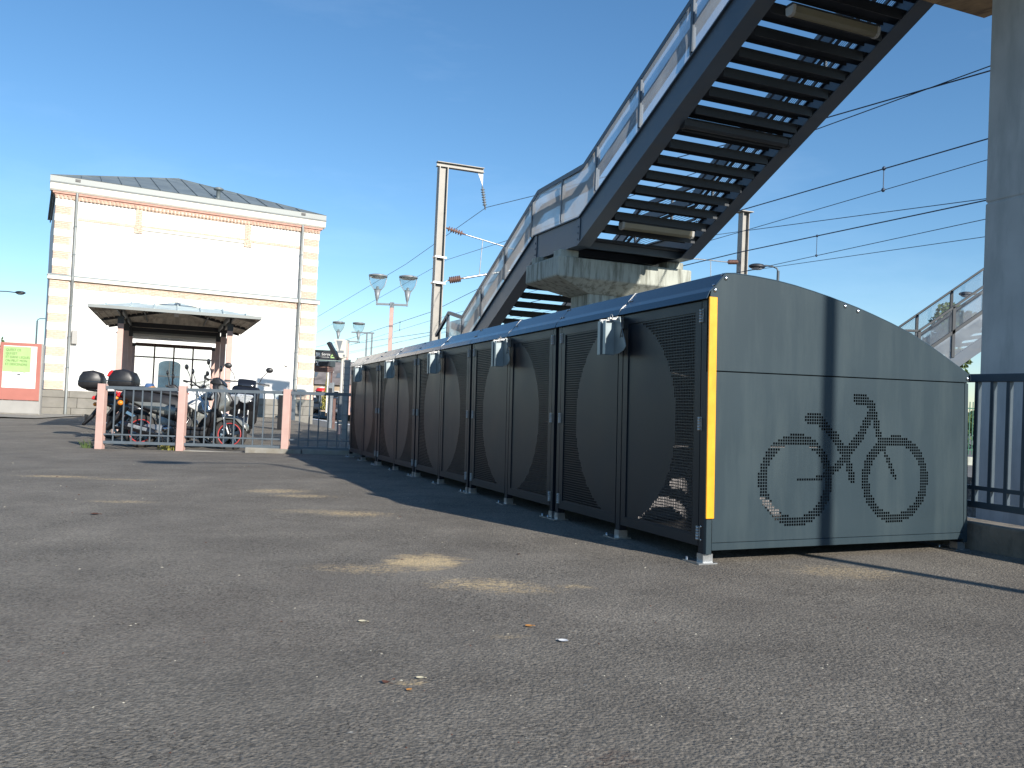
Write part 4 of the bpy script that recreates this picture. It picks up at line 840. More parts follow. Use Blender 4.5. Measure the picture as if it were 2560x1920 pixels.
# small bag strapped on the seat behind the silver scooter
bg_ = thing('saddle_bag', 'yellow and blue bag lying on the seat behind the red-lensed top box', 'bag', at_g(-6.62, 15.7, 6))
body(bg_, 'bag_body', [(-0.12, 0.90), (-0.10, 1.02), (0.05, 1.05), (0.14, 0.98), (0.13, 0.90)], 0.22, 'yellow', 0.03)
body(bg_, 'bag_flap', [(-0.11, 1.0), (-0.06, 1.10), (0.03, 1.10), (0.06, 1.03)], 0.2, 'cloth', 0.02)

# ================================================================== canopy in front of the station
CA, CB = 16.31, -2.515
cz0 = ground_z(19, -2.5)
cano = thing('entrance_canopy', 'salmon posted canopy with a pale hipped zinc roof in front of the station', 'canopy', abframe(CA, CB, 0))
HW, ZE, ZR, LN, HP = 1.75, 2.475, 2.86, 6.0, 1.75
b = MB(); b.add([(-HW, 0, ZE), (HW, 0, ZE), (HW, LN, ZE), (-HW, LN, ZE), (0, HP, ZR), (0, LN - 0.4, ZR)], [(0, 1, 4), (1, 2, 5, 4), (2, 3, 5), (3, 0, 4, 5)])
b.build('roof', 'zingreen', cano)
b = MB(); d = 0.035; b.add([(-HW, 0.0, ZE - d), (HW, 0.0, ZE - d), (HW, LN, ZE - d), (-HW, LN, ZE - d), (0, HP, ZR - d), (0, LN - 0.4, ZR - d)], [(4, 1, 0), (4, 5, 2, 1), (5, 3, 2), (5, 4, 0, 3)]); b.build('soffit', 'soffit', cano)
b = MB(); b.box(-HW - 0.02, HW + 0.02, -0.02, 0.0, ZE - 0.05, ZE + 0.015).box(-HW - 0.02, -HW, 0.0, LN, ZE - 0.05, ZE + 0.01).box(HW, HW + 0.02, 0, LN, ZE - 0.05, ZE + 0.01); b.build('fascia', 'zincl', cano)
for k in range(-5, 6):                                    # standing seams of the front hip
    x = k * 0.48
    if abs(x) < HW - 0.1:
        f = 1 - abs(x) / HW; MB().bar((x, 0.0, ZE + 0.015), (x, HP * f, ZE + 0.015 + (ZR - ZE) * f), 0.03, 0.03).build('roof_seam', 'zingreen', cano)
for sx in (-1, 1):
    for k in range(9):
        y = 0.45 + k * 0.55
        y1 = y if y > HP else y
        x1 = 0 if y > HP else HW * (1 - y / HP)
        MB().bar((sx * HW, y, ZE + 0.012), (sx * x1, y, ZE + 0.012 + (ZR - ZE) * (1 - x1 / HW)), 0.03, 0.03).build('roof_seam', 'zingreen', cano)
b = MB()                                                     # ribs of the soffit sheet
for sx in (-1, 1):
    for k in range(14):
        f = (k + 0.5) / 14; x = sx * HW * (1 - f); z = ZE - 0.05 + (ZR - ZE) * f; y0 = HP * f
        b.bar((x, y0, z), (x, LN - 0.4 * f, z), 0.02, 0.022)
b.build('soffit_ribs', 'soffit', cano, kind='stuff')
PW = 1.155
for i, y in enumerate((0.80, 3.35, 5.9, 8.2)):
    for sx in (-1, 1):
        x = sx * PW
        p = MB().box(x - 0.062, x + 0.062, y - 0.062, y + 0.062, cz0 - 0.1, 2.17 if i < 3 else 2.0).build('post', 'pink', cano, bevel=0.005)
        MB().box(x - 0.065, x + 0.065, y - 0.065, y + 0.065, 2.17 if i < 3 else 2.0, 2.33 if i < 3 else 2.1).build('post_cap', 'darksign', p)
        if i < 3:
            MB().box(x - 0.02, x + 0.02, y - 0.04, y + 0.04, 2.33, 2.52).build('post_head', 'darksign', p)
            MB().bar((sx * HW * 0.98, y, ZE - 0.06), (0, y, ZR - 0.08), 0.05, 0.07).build('rafter', 'darksign' if i else 'soffit', cano)
for sx in (-1, 1):
    MB().bar((sx * PW, 0.5, 2.52), (sx * PW, 6.0, 2.52), 0.05, 0.11).build('eave_beam', 'zincl', cano)
    MB().bar((sx * HW * 0.72, 0.55, ZE + 0.03), (sx * HW * 0.72, LN, ZE + 0.03), 0.03, 0.04).build('purlin', 'zincl', cano)
    MB().bar((sx * HW * 0.42, 0.9, ZE + 0.14), (sx * HW * 0.42, LN, ZE + 0.14), 0.03, 0.04).build('purlin', 'zincl', cano)
for k in range(3): MB().box(-0.06, 0.06, 0.95 + k * 1.35, 1.85 + k * 1.35, ZR - 0.17, ZR - 0.10).build('ridge_lamp', 'white', cano, bevel=0.01)
b = MB(); b.prism([(-HW + 0.15, ZE - 0.03), (HW - 0.15, ZE - 0.03), (0, ZR - 0.05)], 5.86, 5.90, 'xz'); b.build('gable_panel', 'darksign', cano)
MB().box(-PW - 0.1, PW + 0.1, 6.25, 6.35, 2.20, 2.31).build('white_beam', 'white', cano)
MB().box(-PW - 0.05, PW + 0.05, 6.0, 6.1, 2.33, 2.47).build('rear_beam', 'darksign', cano)
b = MB(); b.add([(-1.55, 6.1, 2.28), (1.55, 6.1, 2.28), (1.55, 9.2, 2.28), (-1.55, 9.2, 2.28), (0, 6.1, 2.5), (0, 9.2, 2.5)], [(0, 1, 2, 3), (0, 4, 5, 3), (4, 1, 2, 5), (0, 1, 4), (3, 5, 2)]); b.build('rear_roof', 'zincl', cano)
gl = MB(); gl.box(-PW + 0.06, PW - 0.06, 8.16, 8.24, 2.02, 2.12); gl.box(-PW + 0.06, PW - 0.06, 8.18, 8.23, 1.68, 1.72)
gf = gl.build('glazing_frame', 'brownslat', cano)
for x in (-0.55, 0.0, 0.55): MB().box(x - 0.022, x + 0.022, 8.18, 8.23, cz0, 2.02).build('mullion', 'brownslat', gf)
for x0, x1 in ((-1.07, -0.575), (-0.525, -0.025), (0.025, 0.525), (0.575, 1.07)):
    for z0, z1 in ((cz0 + 0.1, 1.68), (1.72, 2.02)): MB().add([(x0, 8.2, z0), (x1, 8.2, z0), (x1, 8.2, z1), (x0, 8.2, z1)], [(0, 1, 2, 3)]).build('pane', 'glass', gf)

# ================================================================== station building
U = Vector((0.8705, 0.4922, 0)); BF = frame(Vector((-17.97, 33.0, -0.39)), U, UZ.cross(U))      # x along the facade, y away
st = thing('station_building', 'white two storey station building with brick and stone quoins and a zinc hipped roof', 'building', BF)
FW, DP, ZT = 10.40, 10.4, 8.6
MB().box(0.0, FW, 0.0, DP, 0.85, ZT).build('wall', 'plaster', st)
# plinth of stone blocks in three courses
for r, (z0, z1) in enumerate(((-0.6, 0.22), (0.22, 0.62), (0.62, 0.90))):
    x = -0.10; k = 0; off = 0.10 if r < 2 else 0.13
    while x < FW + 0.10 - 1e-3:
        L = min(random.uniform(0.9, 1.35), FW + 0.10 - x)
        if FW + 0.10 - x - L < 0.4: L = FW + 0.10 - x
        MB().box(x + 0.005, x + L - 0.005, -off - random.uniform(0, 0.008), 0.3, z0 + 0.004, z1 - 0.004).build('plinth_stone', 'plinth', st, bevel=0.012); x += L
MB().box(-0.1, FW + 0.1, 0.305, DP + 0.1, -0.6, 0.9).build('plinth', 'plinth', st)
brm = MB().box(0, 0.205, -0.012, 0.05, 0, 0.058).mesh('brick', M['brick']); brm2 = MB().box(0, 0.205, -0.014, 0.05, 0, 0.058).mesh('brick', M['brick2'])
half = MB().box(0, 0.098, -0.012, 0.05, 0, 0.058).mesh('brick', M['brick'])
def quoins(z0, z1, n, x0, x1, pro, first_stone):
    h = (z1 - z0) / n
    for i in range(n):
        za = z0 + i * h; stone = (i % 2 == 0) == first_stone
        ex = 0.05 if stone else 0.0
        xa, xb = (x0, x1)
        if stone:
            MB().box(xa - 0.012, xb + 0.012, -pro - 0.022, 0.40, za + 0.004, za + h - 0.004).build('quoin_stone', 'stone', st, bevel=0.012)
        else:
            bd = MB().box(xa, xb, -pro + 0.004, 0.38, za + 0.001, za + h - 0.001).build('brick_band', 'mortar', st)
            nc = max(3, round(h / 0.073)); ch = h / nc
            for c in range(nc):
                x = xa + 0.003; first = c % 2
                if first: share(half, 'brick', bd, Matrix.Translation((x, -pro, za + c * ch + 0.006))); x += 0.107
                while x + 0.20 < xb:
                    share(random.choice((brm, brm2)), 'brick', bd, Matrix.Translation((x, -pro, za + c * ch + 0.006))); x += 0.2145
                if xb - x > 0.09: share(half, 'brick', bd, Matrix.Translation((min(x, xb - 0.1), -pro, za + c * ch + 0.006)))
for x0, x1 in ((0.0, 0.62), (FW - 0.66, FW)):
    quoins(5.40, 8.32, 10, x0, x1, 0.035, False)
    quoins(0.92, 5.16, 13, x0 - (0.06 if x0 == 0 else 0), x1 + (0.06 if x0 > 0 else 0), 0.06, False)
MB().box(-0.14, FW + 0.14, -0.15, 0.3, 5.18, 5.33).build('string_course', 'stone', st, bevel=0.01)
MB().box(-0.16, FW + 0.16, -0.17, 0.3, 5.33, 5.375).build('string_flashing', 'zinc', st)
def soldier(x0, x1, z0, z1, pro=0.03, vert=True, name='brick_course'):
    b = MB()
    if vert:
        n = max(1, round((x1 - x0) / 0.075)); w_ = (x1 - x0) / n
        for i in range(n): b.box(x0 + i * w_ + 0.004, x0 + (i + 1) * w_ - 0.004, -pro - random.uniform(0, 0.004), 0.01, z0, z1)
    else:
        n = max(1, round((z1 - z0) / 0.072)); h = (z1 - z0) / n
        for i in range(n):
            x = x0 - (0.1 if i % 2 else 0)
            while x < x1:
                a0, a1 = max(x0, x), min(x1, x + 0.205)
                if a1 - a0 > 0.02: b.box(a0 + 0.003, a1 - 0.003, -pro - random.uniform(0, 0.004), 0.01, z0 + i * h + 0.004, z0 + (i + 1) * h - 0.004)
                x += 0.213
    o = b.build(name, 'brick2', st, kind='stuff'); return o
soldier(0.80, 9.62, 4.90, 5.16, 0.03, False)
for x0, x1 in ((0.80, 2.86), (7.40, 9.62)):
    soldier(x0, x1, 8.33, 8.46); soldier(x0, x1, 7.57, 7.68)
for x0, x1 in ((2.86, 3.10), (7.18, 7.42)):
    soldier(x0, x1, 7.60, 8.46, 0.05, False); soldier(x0 - 0.03, x1 + 0.05, 7.36, 7.60, 0.06, False)
soldier(3.10, 7.18, 8.30, 8.36, 0.04); soldier(3.10, 7.18, 7.62, 7.70, 0.04)
MB().box(3.10, 7.18, -0.05, 0.01, 8.37, 8.46).build('panel_frame', 'stone', st); MB().box(3.12, 7.16, -0.055, 0.01, 7.50, 7.61).build('panel_frame', 'stone', st, bevel=0.006)
# brick cornice, saw tooth and gutter
MB().box(-0.05, FW + 0.05, -0.06, 0.2, 8.46, 8.50).build('cornice_brick', 'redbrick', st)
MB().box(-0.12, FW + 0.12, -0.11, 0.2, 8.52, 8.60).build('cornice_brick', 'redbrick', st)
b = MB(); n = 74
for i in range(n):
    x = -0.04 + (FW + 0.08) * (i + 0.5) / n; b.add([(x - 0.06, -0.05, 8.34), (x + 0.06, -0.05, 8.34), (x, -0.125, 8.34), (x - 0.06, -0.05, 8.46), (x + 0.06, -0.05, 8.46), (x, -0.125, 8.46)], [(0, 2, 1), (3, 4, 5), (0, 3, 5, 2), (2, 5, 4, 1), (0, 1, 4, 3)])
b.build('saw_tooth_bricks', 'brick2', st, kind='stuff')
b = MB()
b.prism([(0.1, 8.60), (-0.13, 8.60), (-0.19, 8.66), (-0.22, 8.84), (-0.22, 8.88), (0.1, 8.88)], -0.22, FW + 0.22, 'yz'); b.build('cornice_board', 'stone', st)
b = MB(); b.prism([(0.1, 8.885), (-0.235, 8.885), (-0.245, 8.93), (-0.20, 8.95), (-0.20, 9.16), (-0.215, 9.18), (0.1, 9.18)], -0.235, FW + 0.235, 'yz'); b.build('gutter', 'zincl', st)
for x in (0.72, 9.60): MB().box(x - 0.09, x + 0.09, -0.225, -0.19, 9.03, 9.13).build('overflow_spout', 'black', st)
MB().box(-0.05, 0.0, 0.1, DP, 9.05, 9.16).box(FW, FW + 0.05, 0.1, DP, 9.05, 9.16).build('side_gutter', 'zincl', st)
ax, ay, az = FW / 2 - 0.12, 5.2, 11.0
b = MB(); b.add([(-0.15, -0.12, 9.17), (FW + 0.15, -0.12, 9.17), (FW + 0.15, DP, 9.17), (-0.15, DP, 9.17), (ax, ay, az), (ax, DP - 5.1, az)], [(0, 1, 4), (1, 2, 5, 4), (2, 3, 5), (3, 0, 4, 5)]); b.build('roof', 'zinc', st)
for i in range(15):
    x = 0.15 + i * 0.72
    f = (x / ax) if x < ax else (FW - x) / (FW - ax)
    f = max(0.02, f); MB().bar((x, -0.12, 9.185), (x, -0.12 + (ay + 0.12) * f, 9.185 + (az - 9.17) * f), 0.035, 0.05).build('roof_seam', 'zinc', st)
for xe in (-0.15, FW + 0.15): MB().bar((xe, -0.12, 9.18), (ax, ay, az + 0.01), 0.08, 0.05).build('hip_capping', 'zinc', st)
b = MB(); vx, vy = 6.1, 0.55
b.lathe([(0.085, 0), (0.085, 0.42), (0.20, 0.43), (0.21, 0.50), (0.12, 0.54), (0, 0.55)], (vx, vy, 9.30), n=14); b.build('roof_vent', 'zinc', st)
for x in (0.72, 9.62):
    b = MB(); b.tube([(x, -0.10, 8.62), (x, -0.16, 8.4), (x, -0.11, 8.1), (x, -0.11, 5.45), (x, -0.20, 5.35), (x, -0.20, 5.15), (x, -0.115, 5.0), (x, -0.115, 0.95), (x, -0.17, 0.85), (x, -0.17, -0.15)], 0.052, 10); dpp = b.build('downpipe', 'zincl', st)
    for z in (7.3, 6.2, 4.2, 3.0, 1.8): MB().lathe([(0.052, -0.02), (0.066, -0.02), (0.066, 0.02), (0.052, 0.02)], (x, -0.112, z), n=10).build('pipe_clip', 'zinc', dpp)
MB().box(0.80, 1.0, -0.16, -0.002, 2.72, 3.26).build('wall_box', 'greybase', st, bevel=0.02)
MB().lathe([(0, 0.02), (0.06, 0.02), (0.07, 0.0)], (9.21, -0.001, 2.37), (0, -1, 0), 16).build('plaque', 'brushed', st)
arc = [(4.02, 0.9), (4.86, 0.9), (4.86, 2.12)] + [(4.44 + 0.42 * math.cos(t), 2.12 + 0.17 * math.sin(t)) for t in [math.pi * k / 10 for k in range(1, 10)]] + [(4.02, 2.12)]
dr = MB().prism(arc, -0.012, 0.03, 'xz').build('door', 'bluedoor', st)
MB().box(4.425, 4.455, -0.03, 0.0, 0.9, 2.28).box(4.02, 4.86, -0.028, 0.0, 1.62, 1.67).build('door_frame', 'darksign', dr)
MB().box(4.0, 4.88, -0.14, 0.02, -0.4, 0.898).build('door_leaf', 'bluedoor', dr)

# ================================================================== twin lamps
def twin_lamp(label, x, y, s_, top, yaw=21.9):
    z0 = gz(x, y); T = thing('twin_street_lamp', label, 'street lamp', Matrix.Translation((x, y, z0)) @ Matrix.Rotation(R(yaw - 21), 4, 'Z'), 'salmon posted twin lamps')
    H = top - z0
    MB().box(-0.065, 0.065, -0.065, 0.065, 0, H - 1.17).build('post', 'pink', T, bevel=0.006)
    MB().box(-0.067, 0.067, -0.067, 0.067, H - 1.17, H - 0.98).build('post_head', 'lampgrey', T)
    MB().box(-0.565, 0.565, -0.035, 0.035, H - 1.09, H - 1.02).build('cross_arm', 'lampgrey', T, bevel=0.004)
    for sx in (-0.54, 0.54):
        L = MB().tube([(sx, 0, H - 1.10), (sx, 0, H - 0.93)], 0.028, 8).lathe([(0.03, H - 0.95), (0.06, H - 0.86), (0.125, H - 0.53), (0.10, H - 0.53), (0.0, H - 0.50)], (sx, 0, 0), n=16).build('lantern', 'lampgrey', T)
        MB().lathe([(0.13, H - 0.56), (0.20, H - 0.46), (0.26, H - 0.33), (0.295, H - 0.19), (0.305, H - 0.09), (0.305, H - 0.07)], (sx, 0, 0), n=20).build('glass_bowl', 'glass', L)
        MB().lathe([(0.0, H), (0.22, H), (0.335, H - 0.03), (0.335, H - 0.085), (0.30, H - 0.09), (0.30, H - 0.07), (0, H - 0.07)], (sx, 0, 0), n=24).build('lamp_cap', 'lampgrey', L)
        MB().lathe([(0.0, H - 0.071), (0.25, H - 0.071), (0.29, H - 0.10), (0.24, H - 0.13), (0.0, H - 0.14)], (sx, 0, 0), n=20).build('reflector_ring', 'brushed', L)
        MB().lathe([(0.05, H - 0.52), (0.05, H - 0.44), (0, H - 0.42)], (sx, 0, 0), n=12).build('bulb_holder', 'lampgrey', L)
        b = MB()
        for k in range(2):
            a = R(15 + 180 * k)
            b.tube([(sx + 0.12 * math.cos(a), 0.12 * math.sin(a), H - 0.56), (sx + 0.25 * math.cos(a), 0.25 * math.sin(a), H - 0.38), (sx + 0.30 * math.cos(a), 0.30 * math.sin(a), H - 0.20), (sx + 0.31 * math.cos(a), 0.31 * math.sin(a), H - 0.07)], 0.014, 6)
        b.build('lantern_bracket', 'brushed', L)
twin_lamp('twin lamp on a salmon post rising just behind the lockers', -4.41, 30.5, 1.0, 5.17)
twin_lamp('farther twin lamp on a salmon post near the hanging exit sign', -8.92, 46.0, 1.0, 4.76)
def street_lamp(label, hx, hy, hz, dx, dy, arm, group='dark curved street lamps', tall=None):
    px_, py_ = hx + dx * arm, hy + dy * arm; z0 = allz(*[(Vector((px_, py_, 0)) - Vector((ORG.x, ORG.y, 0))) @ v for v in (AV, BV)])
    T = thing('street_lamp', label, 'street lamp', Matrix.Translation((px_, py_, z0)), group); h = hz - z0
    MB().tube([(0, 0, -0.1), (0, 0, 1.0), (0, 0, h - 0.12)], [0.07, 0.06, 0.05], 10).build('pole', 'darkrail', T)
    MB().tube([(0, 0, h - 0.16), (-dx * 0.05, -dy * 0.05, h - 0.03), (-dx * 0.2, -dy * 0.2, h + 0.03), (-dx * arm * 0.6, -dy * arm * 0.6, h + 0.05), (-dx * (arm - 0.2), -dy * (arm - 0.2), h)], 0.03, 8).build('arm', 'darkrail', T)
    e = MB().ell((-dx * arm, -dy * arm, h + 0.01), (0.30, 0.22, 0.10), 16, 8).build('lamp_head', 'darksign', T)
    MB().ell((-dx * arm, -dy * arm, h - 0.045), (0.22, 0.16, 0.08), 12, 6).build('lamp_glass', 'lens', e)
street_lamp('dark street lamp seen between the stair cap and the locker roof', 8.43, 30.0, 5.97, 1, 0, 0.75)
street_lamp('dark street lamp showing beside the opposite stair railing and the pier', 18.2, 34.5, 6.0, 1, 0, 1.3)
street_lamp('dark street lamp head reaching in at the left edge above the poster totem', -29.0, 50.0, 5.95, -1, 0, 2.0)
street_lamp('slim dark lamp post between the totem and the station corner', -32.2, 60.0, 5.2, -1, 0, 1.3)

# street lamp beside the viewer whose shadow falls across the locker end
LX, LY = 4.90, 0.60
zl = gz(LX, LY)
T = thing('street_lamp', 'tall dark street lamp standing to the right in front of the lockers', 'street lamp', Matrix.Translation((LX, LY, zl)), 'dark curved street lamps')
LH = 6.0
MB().tube([(0, 0, -0.1), (0, 0, 1.2), (0, 0, LH)], [0.062, 0.05, 0.038], 12).build('pole', 'darkrail', T)
MB().tube([(0, 0, LH - 0.05), (-0.1, -0.02, LH + 0.04), (-1.0, -0.2, LH + 0.06)], 0.025, 8).build('arm', 'darkrail', T)
MB().ell((-1.25, -0.25, LH + 0.03), (0.36, 0.20, 0.10), 16, 8).build('lamp_head', 'darksign', T)

# ================================================================== catenary
def insulator(parent, p, q, n, r, m, name='insulator'):
    p = Vector(p); q = Vector(q); d = q - p; L = d.length; prof = [(0.018, 0)]
    for i in range(n):
        h = L * (0.14 + 0.72 * i / n); st_ = L * 0.72 / n; prof += [(0.03, h), (r, h + st_ * 0.25), (r * 0.95, h + st_ * 0.4), (0.03, h + st_ * 0.65)]
    prof += [(0.018, L)]
    return MB().lathe(prof, p, d, 12).build(name, m, parent)
def hbeam(mb, x, y, z0, z1, w=0.26, d=0.26, tk=0.03):
    mb.box(x - w / 2, x - w / 2 + tk, y - d / 2, y + d / 2, z0, z1).box(x + w / 2 - tk, x + w / 2, y - d / 2, y + d / 2, z0, z1).box(x - w / 2 + tk, x + w / 2 - tk, y - 0.015, y + 0.015, z0, z1)
# mast 1
m1 = thing('catenary_mast', 'tall grey steel mast with a top arm standing behind the row of lockers', 'mast', frame(Vector((-2.38, 25.8, 0)), BV, AV), 'railway overhead line masts')
mb = MB(); hbeam(mb, 0, 0, -0.6, 7.83, 0.28, 0.26); mb.build('pole', 'mast', m1)
mb = MB(); mb.box(-0.2, 1.30, -0.09, 0.09, 7.84, 7.86).box(-0.2, 1.30, -0.01, 0.01, 7.86, 7.97).box(-0.2, 1.30, -0.09, 0.09, 7.97, 7.99); mb.build('top_arm', 'mast', m1)
mb = MB(); mb.prism([(1.12, 7.84), (1.29, 7.84), (1.29, 7.45)], -0.012, 0.012, 'xz'); mb.build('bracket', 'white', m1)
insulator(m1, (1.28, 0, 7.46), (1.42, 0, 6.72), 7, 0.07, 'greyins')
insulator(m1, (0.16, 0, 6.02), (0.82, 0, 5.88), 6, 0.085, 'insul')
insulator(m1, (0.30, 0, 4.42), (0.80, 0, 4.54), 6, 0.11, 'insul')
MB().tube([(0.82, 0, 5.88), (3.3, 0, 5.45)], 0.022, 8).build('tie_rod', 'galv', m1)
MB().tube([(0.80, 0, 4.54), (3.4, 0, 5.2)], 0.035, 8).build('bracket_tube', 'galv', m1)
MB().tube([(0.14, 0, 4.30), (0.30, 0, 4.42)], 0.02, 6).bar((-0.18, 0, 4.32), (0.2, 0, 4.30), 0.32, 0.06).bar((-0.16, 0, 5.1), (0.2, 0, 5.08), 0.3, 0.05).build('clamp', 'galv', m1)
MB().tube([(1.38, 0, 5.80), (1.32, 0, 4.70)], 0.015, 6).build('drop_tube', 'galv', m1)
# mast 2
m2 = thing('catenary_mast', 'grey steel mast right of the stair flight with a cantilever insulator', 'mast', frame(Vector((7.80, 29.6, 0)), BV, AV), 'railway overhead line masts')
mb = MB(); hbeam(mb, 0, 0, -1.0, 7.75, 0.28, 0.26); mb.build('pole', 'mast', m2)
MB().box(-0.24, 0.24, -0.22, 0.22, 7.76, 7.79).build('cap_plate', 'mast', m2)
insulator(m2, (-0.16, 0, 6.02), (-0.66, 0, 5.97), 6, 0.085, 'insul')
MB().tube([(-0.66, 0, 5.97), (-3.2, 0, 5.93)], 0.02, 6).build('tie_rod', 'galv', m2)
MB().tube([(-1.3, 0, 5.93), (-1.25, 0, 4.9)], 0.015, 6).build('drop_tube', 'galv', m2)
MB().tube([(-0.16, 0, 4.4), (-3.2, 0, 5.3)], 0.03, 8).build('bracket_tube', 'galv', m2)
# far portal mast
m3 = thing('catenary_mast', 'small far twin post mast above the farthest lockers', 'mast', Matrix.Translation((-15.23, 90.0, 0)), 'railway overhead line masts')
MB().box(-0.35, -0.2, -0.1, 0.1, -1, 7.4).box(0.2, 0.35, -0.1, 0.1, -1, 7.4).build('pole', 'lampgrey', m3); MB().box(-1.9, 0.5, -0.08, 0.08, 7.4, 7.55).build('top_arm', 'lampgrey', m3)
def wire(label, pts, r=0.012, sag=0.0, droppers=None):
    P = []
    for k in range(len(pts) - 1):
        p, q = Vector(pts[k]), Vector(pts[k + 1]); n = 10
        for i in range(n + (1 if k == len(pts) - 2 else 0)):
            f = i / n; v = p.lerp(q, f); v.z -= sag * 4 * f * (1 - f); P.append(v)
    o = MB().tube(P, r, 6).build('overhead_wire', 'wire'); tag(o, label, 'wire', 'railway overhead wires'); return o
def mab(a, off, z): v = Vector((-2.53, 25.8, 0)) + AV * a + BV * off; return (v.x, v.y, z)
def line(p, q, a0, a1):
    """points (a,z) p and q of one wire -> end heights at a0,a1"""
    sl_ = (q[1] - p[1]) / (q[0] - p[0]); return p[1] + (a0 - p[0]) * sl_, p[1] + (a1 - p[0]) * sl_
mw = wire('thick messenger wire of the nearer track above the locker roof', [mab(-32, 3, 4.66), mab(-16.5, 3, 4.71), mab(-11, 3, 4.78), mab(0, 3, 5.15), mab(10.1, 3, 4.53), mab(27.7, 3, 4.31), mab(70, 3, 4.5)], 0.01)
cw = wire('contact wire of the nearer track hung below its messenger wire', [mab(-32, 3, 4.55), mab(-16.5, 3, 4.42), mab(-11, 3, 4.35), mab(10.1, 3, 4.16), mab(27.4, 3, 3.92), mab(70, 3, 3.6)], 0.006)
mw2 = wire('thick messenger wire of the farther track', [mab(-32, 7.5, 5.05), mab(-12.9, 7.5, 5.2), mab(-4.9, 7.5, 5.33), mab(10, 7.5, 5.3), mab(25.5, 7.5, 4.9), mab(49, 7.5, 5.3), mab(100, 7.5, 4.9)], 0.014)
cw2 = wire('contact wire of the farther track hung below its messenger wire', [mab(-32, 7.5, 4.9), mab(-12.9, 7.5, 4.83), mab(-5.1, 7.5, 4.76), mab(25.6, 7.5, 4.7), mab(100, 7.5, 4.6)], 0.008)
wire('lone wire lowest on the right, just over the street lamp', [mab(-32, 9, 4.2), mab(-11.6, 9, 4.85), mab(-3.4, 9, 5.15), mab(12, 9, 5.3), mab(60, 9, 4.9)], 0.008)
wire('lone wire crossing the others from the grey mast to the pier', [mab(-30, 7.5, 4.3), mab(-12.9, 7.5, 5.22), mab(-4.9, 7.5, 5.92), mab(3, 11, 7.4)], 0.009)
wire('wire hung from the top arm of the mast behind the lockers, highest above the stairs', [mab(-27, 1.42, 4.5), mab(-17.8, 1.42, 4.9), mab(-15.1, 1.42, 5.14), mab(-4.4, 1.42, 6.25), mab(-0.5, 1.42, 6.69), mab(8.8, 1.42, 6.22), mab(31.6, 1.42, 5.75), mab(90, 1.42, 6.4)], 0.009)
wire('wire passing just right of the mast behind the lockers, below the top arm wire', [mab(-27, 1.42, 4.85), mab(-17.8, 1.42, 4.96), mab(-14.9, 1.42, 5.03), mab(-2.6, 1.42, 5.37), mab(3.3, 1.42, 5.62), mab(4.6, 1.42, 5.56), mab(31.4, 1.42, 4.73), mab(80, 1.42, 4.9)], 0.007)
for a_, off, z0, z1, k in ((-14.6, 3, 4.74, 4.40, 0), (-8.0, 7.5, 5.28, 4.79, 1), (15.6, 3, 4.46, 4.08, 2), (25.0, 3, 4.35, 3.95, 3)):
    o = MB().tube([mab(a_, off, z0), mab(a_, off, z1)], 0.008, 6).ell(mab(a_, off, z0), (0.03, 0.03, 0.035)).ell(mab(a_, off, z1), (0.03, 0.03, 0.035)).build('wire_dropper', 'wire')
    tag(o, ['dropper joining the two nearer wires close to the pier', 'dropper joining the two farther wires right of the grey mast', 'dropper between the nearer wires left of the tall mast', 'far dropper between the nearer wires above the twin lamps'][k], 'wire', 'wire droppers')

# ================================================================== poster totem
TP = frame(Vector((-16.75, 30.0, 0)), Vector((0.97, 0.2, 0)), UZ.cross(Vector((0.97, 0.2, 0))))
tz = gz(-16, 30)
tot = thing('poster_totem', 'coral red poster totem with a green and white riddle poster', 'information sign', TP @ Matrix.Translation((-1.14, 0, tz)))
MB().box(-0.06, 1.46, -0.2, 0.3, -0.15, 0.06).build('base_slab', 'kerb', tot, bevel=0.02)
MB().box(0.0, 1.34, -0.02, 0.14, 0.06, 0.50).build('foot', 'greybase', tot, bevel=0.01)
MB().box(0.02, 1.34, -0.05, 0.16, 0.52, 2.52).build('body', 'totem', tot, bevel=0.012)
MB().box(1.341, 1.385, -0.03, 0.14, 0.06, 2.5).build('side_trim', 'greybase', tot)
ps = MB().box(0.14, 1.21, -0.058, -0.0505, 0.94, 2.41).build('poster', 'poster', tot)
MB().box(0.145, 1.02, -0.0605, -0.0585, 1.50, 2.385).build('green_print', 'postgreen', ps)
def tm(x, z, y=-0.062): return Matrix.Translation((x, y, z)) @ RX90
for i, s_ in enumerate(("QU'EST CE", 'QUI EST', 'ET DANS LEQUEL', 'ON PEUT MON', 'ET DESCENDRE')):
    text(s_, 0.115, ps, tm(0.215, 2.225 - i * 0.125), 'ink', xs=0.88)
text("'LA BRE-CHE", 0.062, ps, tm(0.42, 1.25, -0.0595), 'greyink')
b = MB(); b.tube([(0.40 + 0.27 * (1 - math.cos(t)) , -0.060, 1.46 - 0.07 * math.sin(t)) for t in [math.pi * k / 10 for k in range(11)]], 0.007, 5); b.tube([(0.40, -0.06, 1.46), (0.52, -0.06, 1.52), (0.62, -0.06, 1.53)], 0.005, 5); b.tube([(0.70, -0.06, 1.53), (0.83, -0.06, 1.49), (0.94, -0.06, 1.46)], 0.006, 5); b.box(0.62, 0.71, -0.0612, -0.0592, 1.40, 1.44); b.build('boat_drawing', 'greyink', ps)
b = MB(); b.tube([(1.03, -0.06, 0.99), (1.03, -0.06, 1.05), (1.11, -0.06, 1.06), (1.11, -0.06, 1.0)], 0.008, 5, close=True); b.build('corner_logo', 'greyink', ps)
text('SNCF', 0.05, ps, tm(1.08, 2.18, -0.0595) @ Matrix.Rotation(R(-90), 4, 'Z'), 'ink')

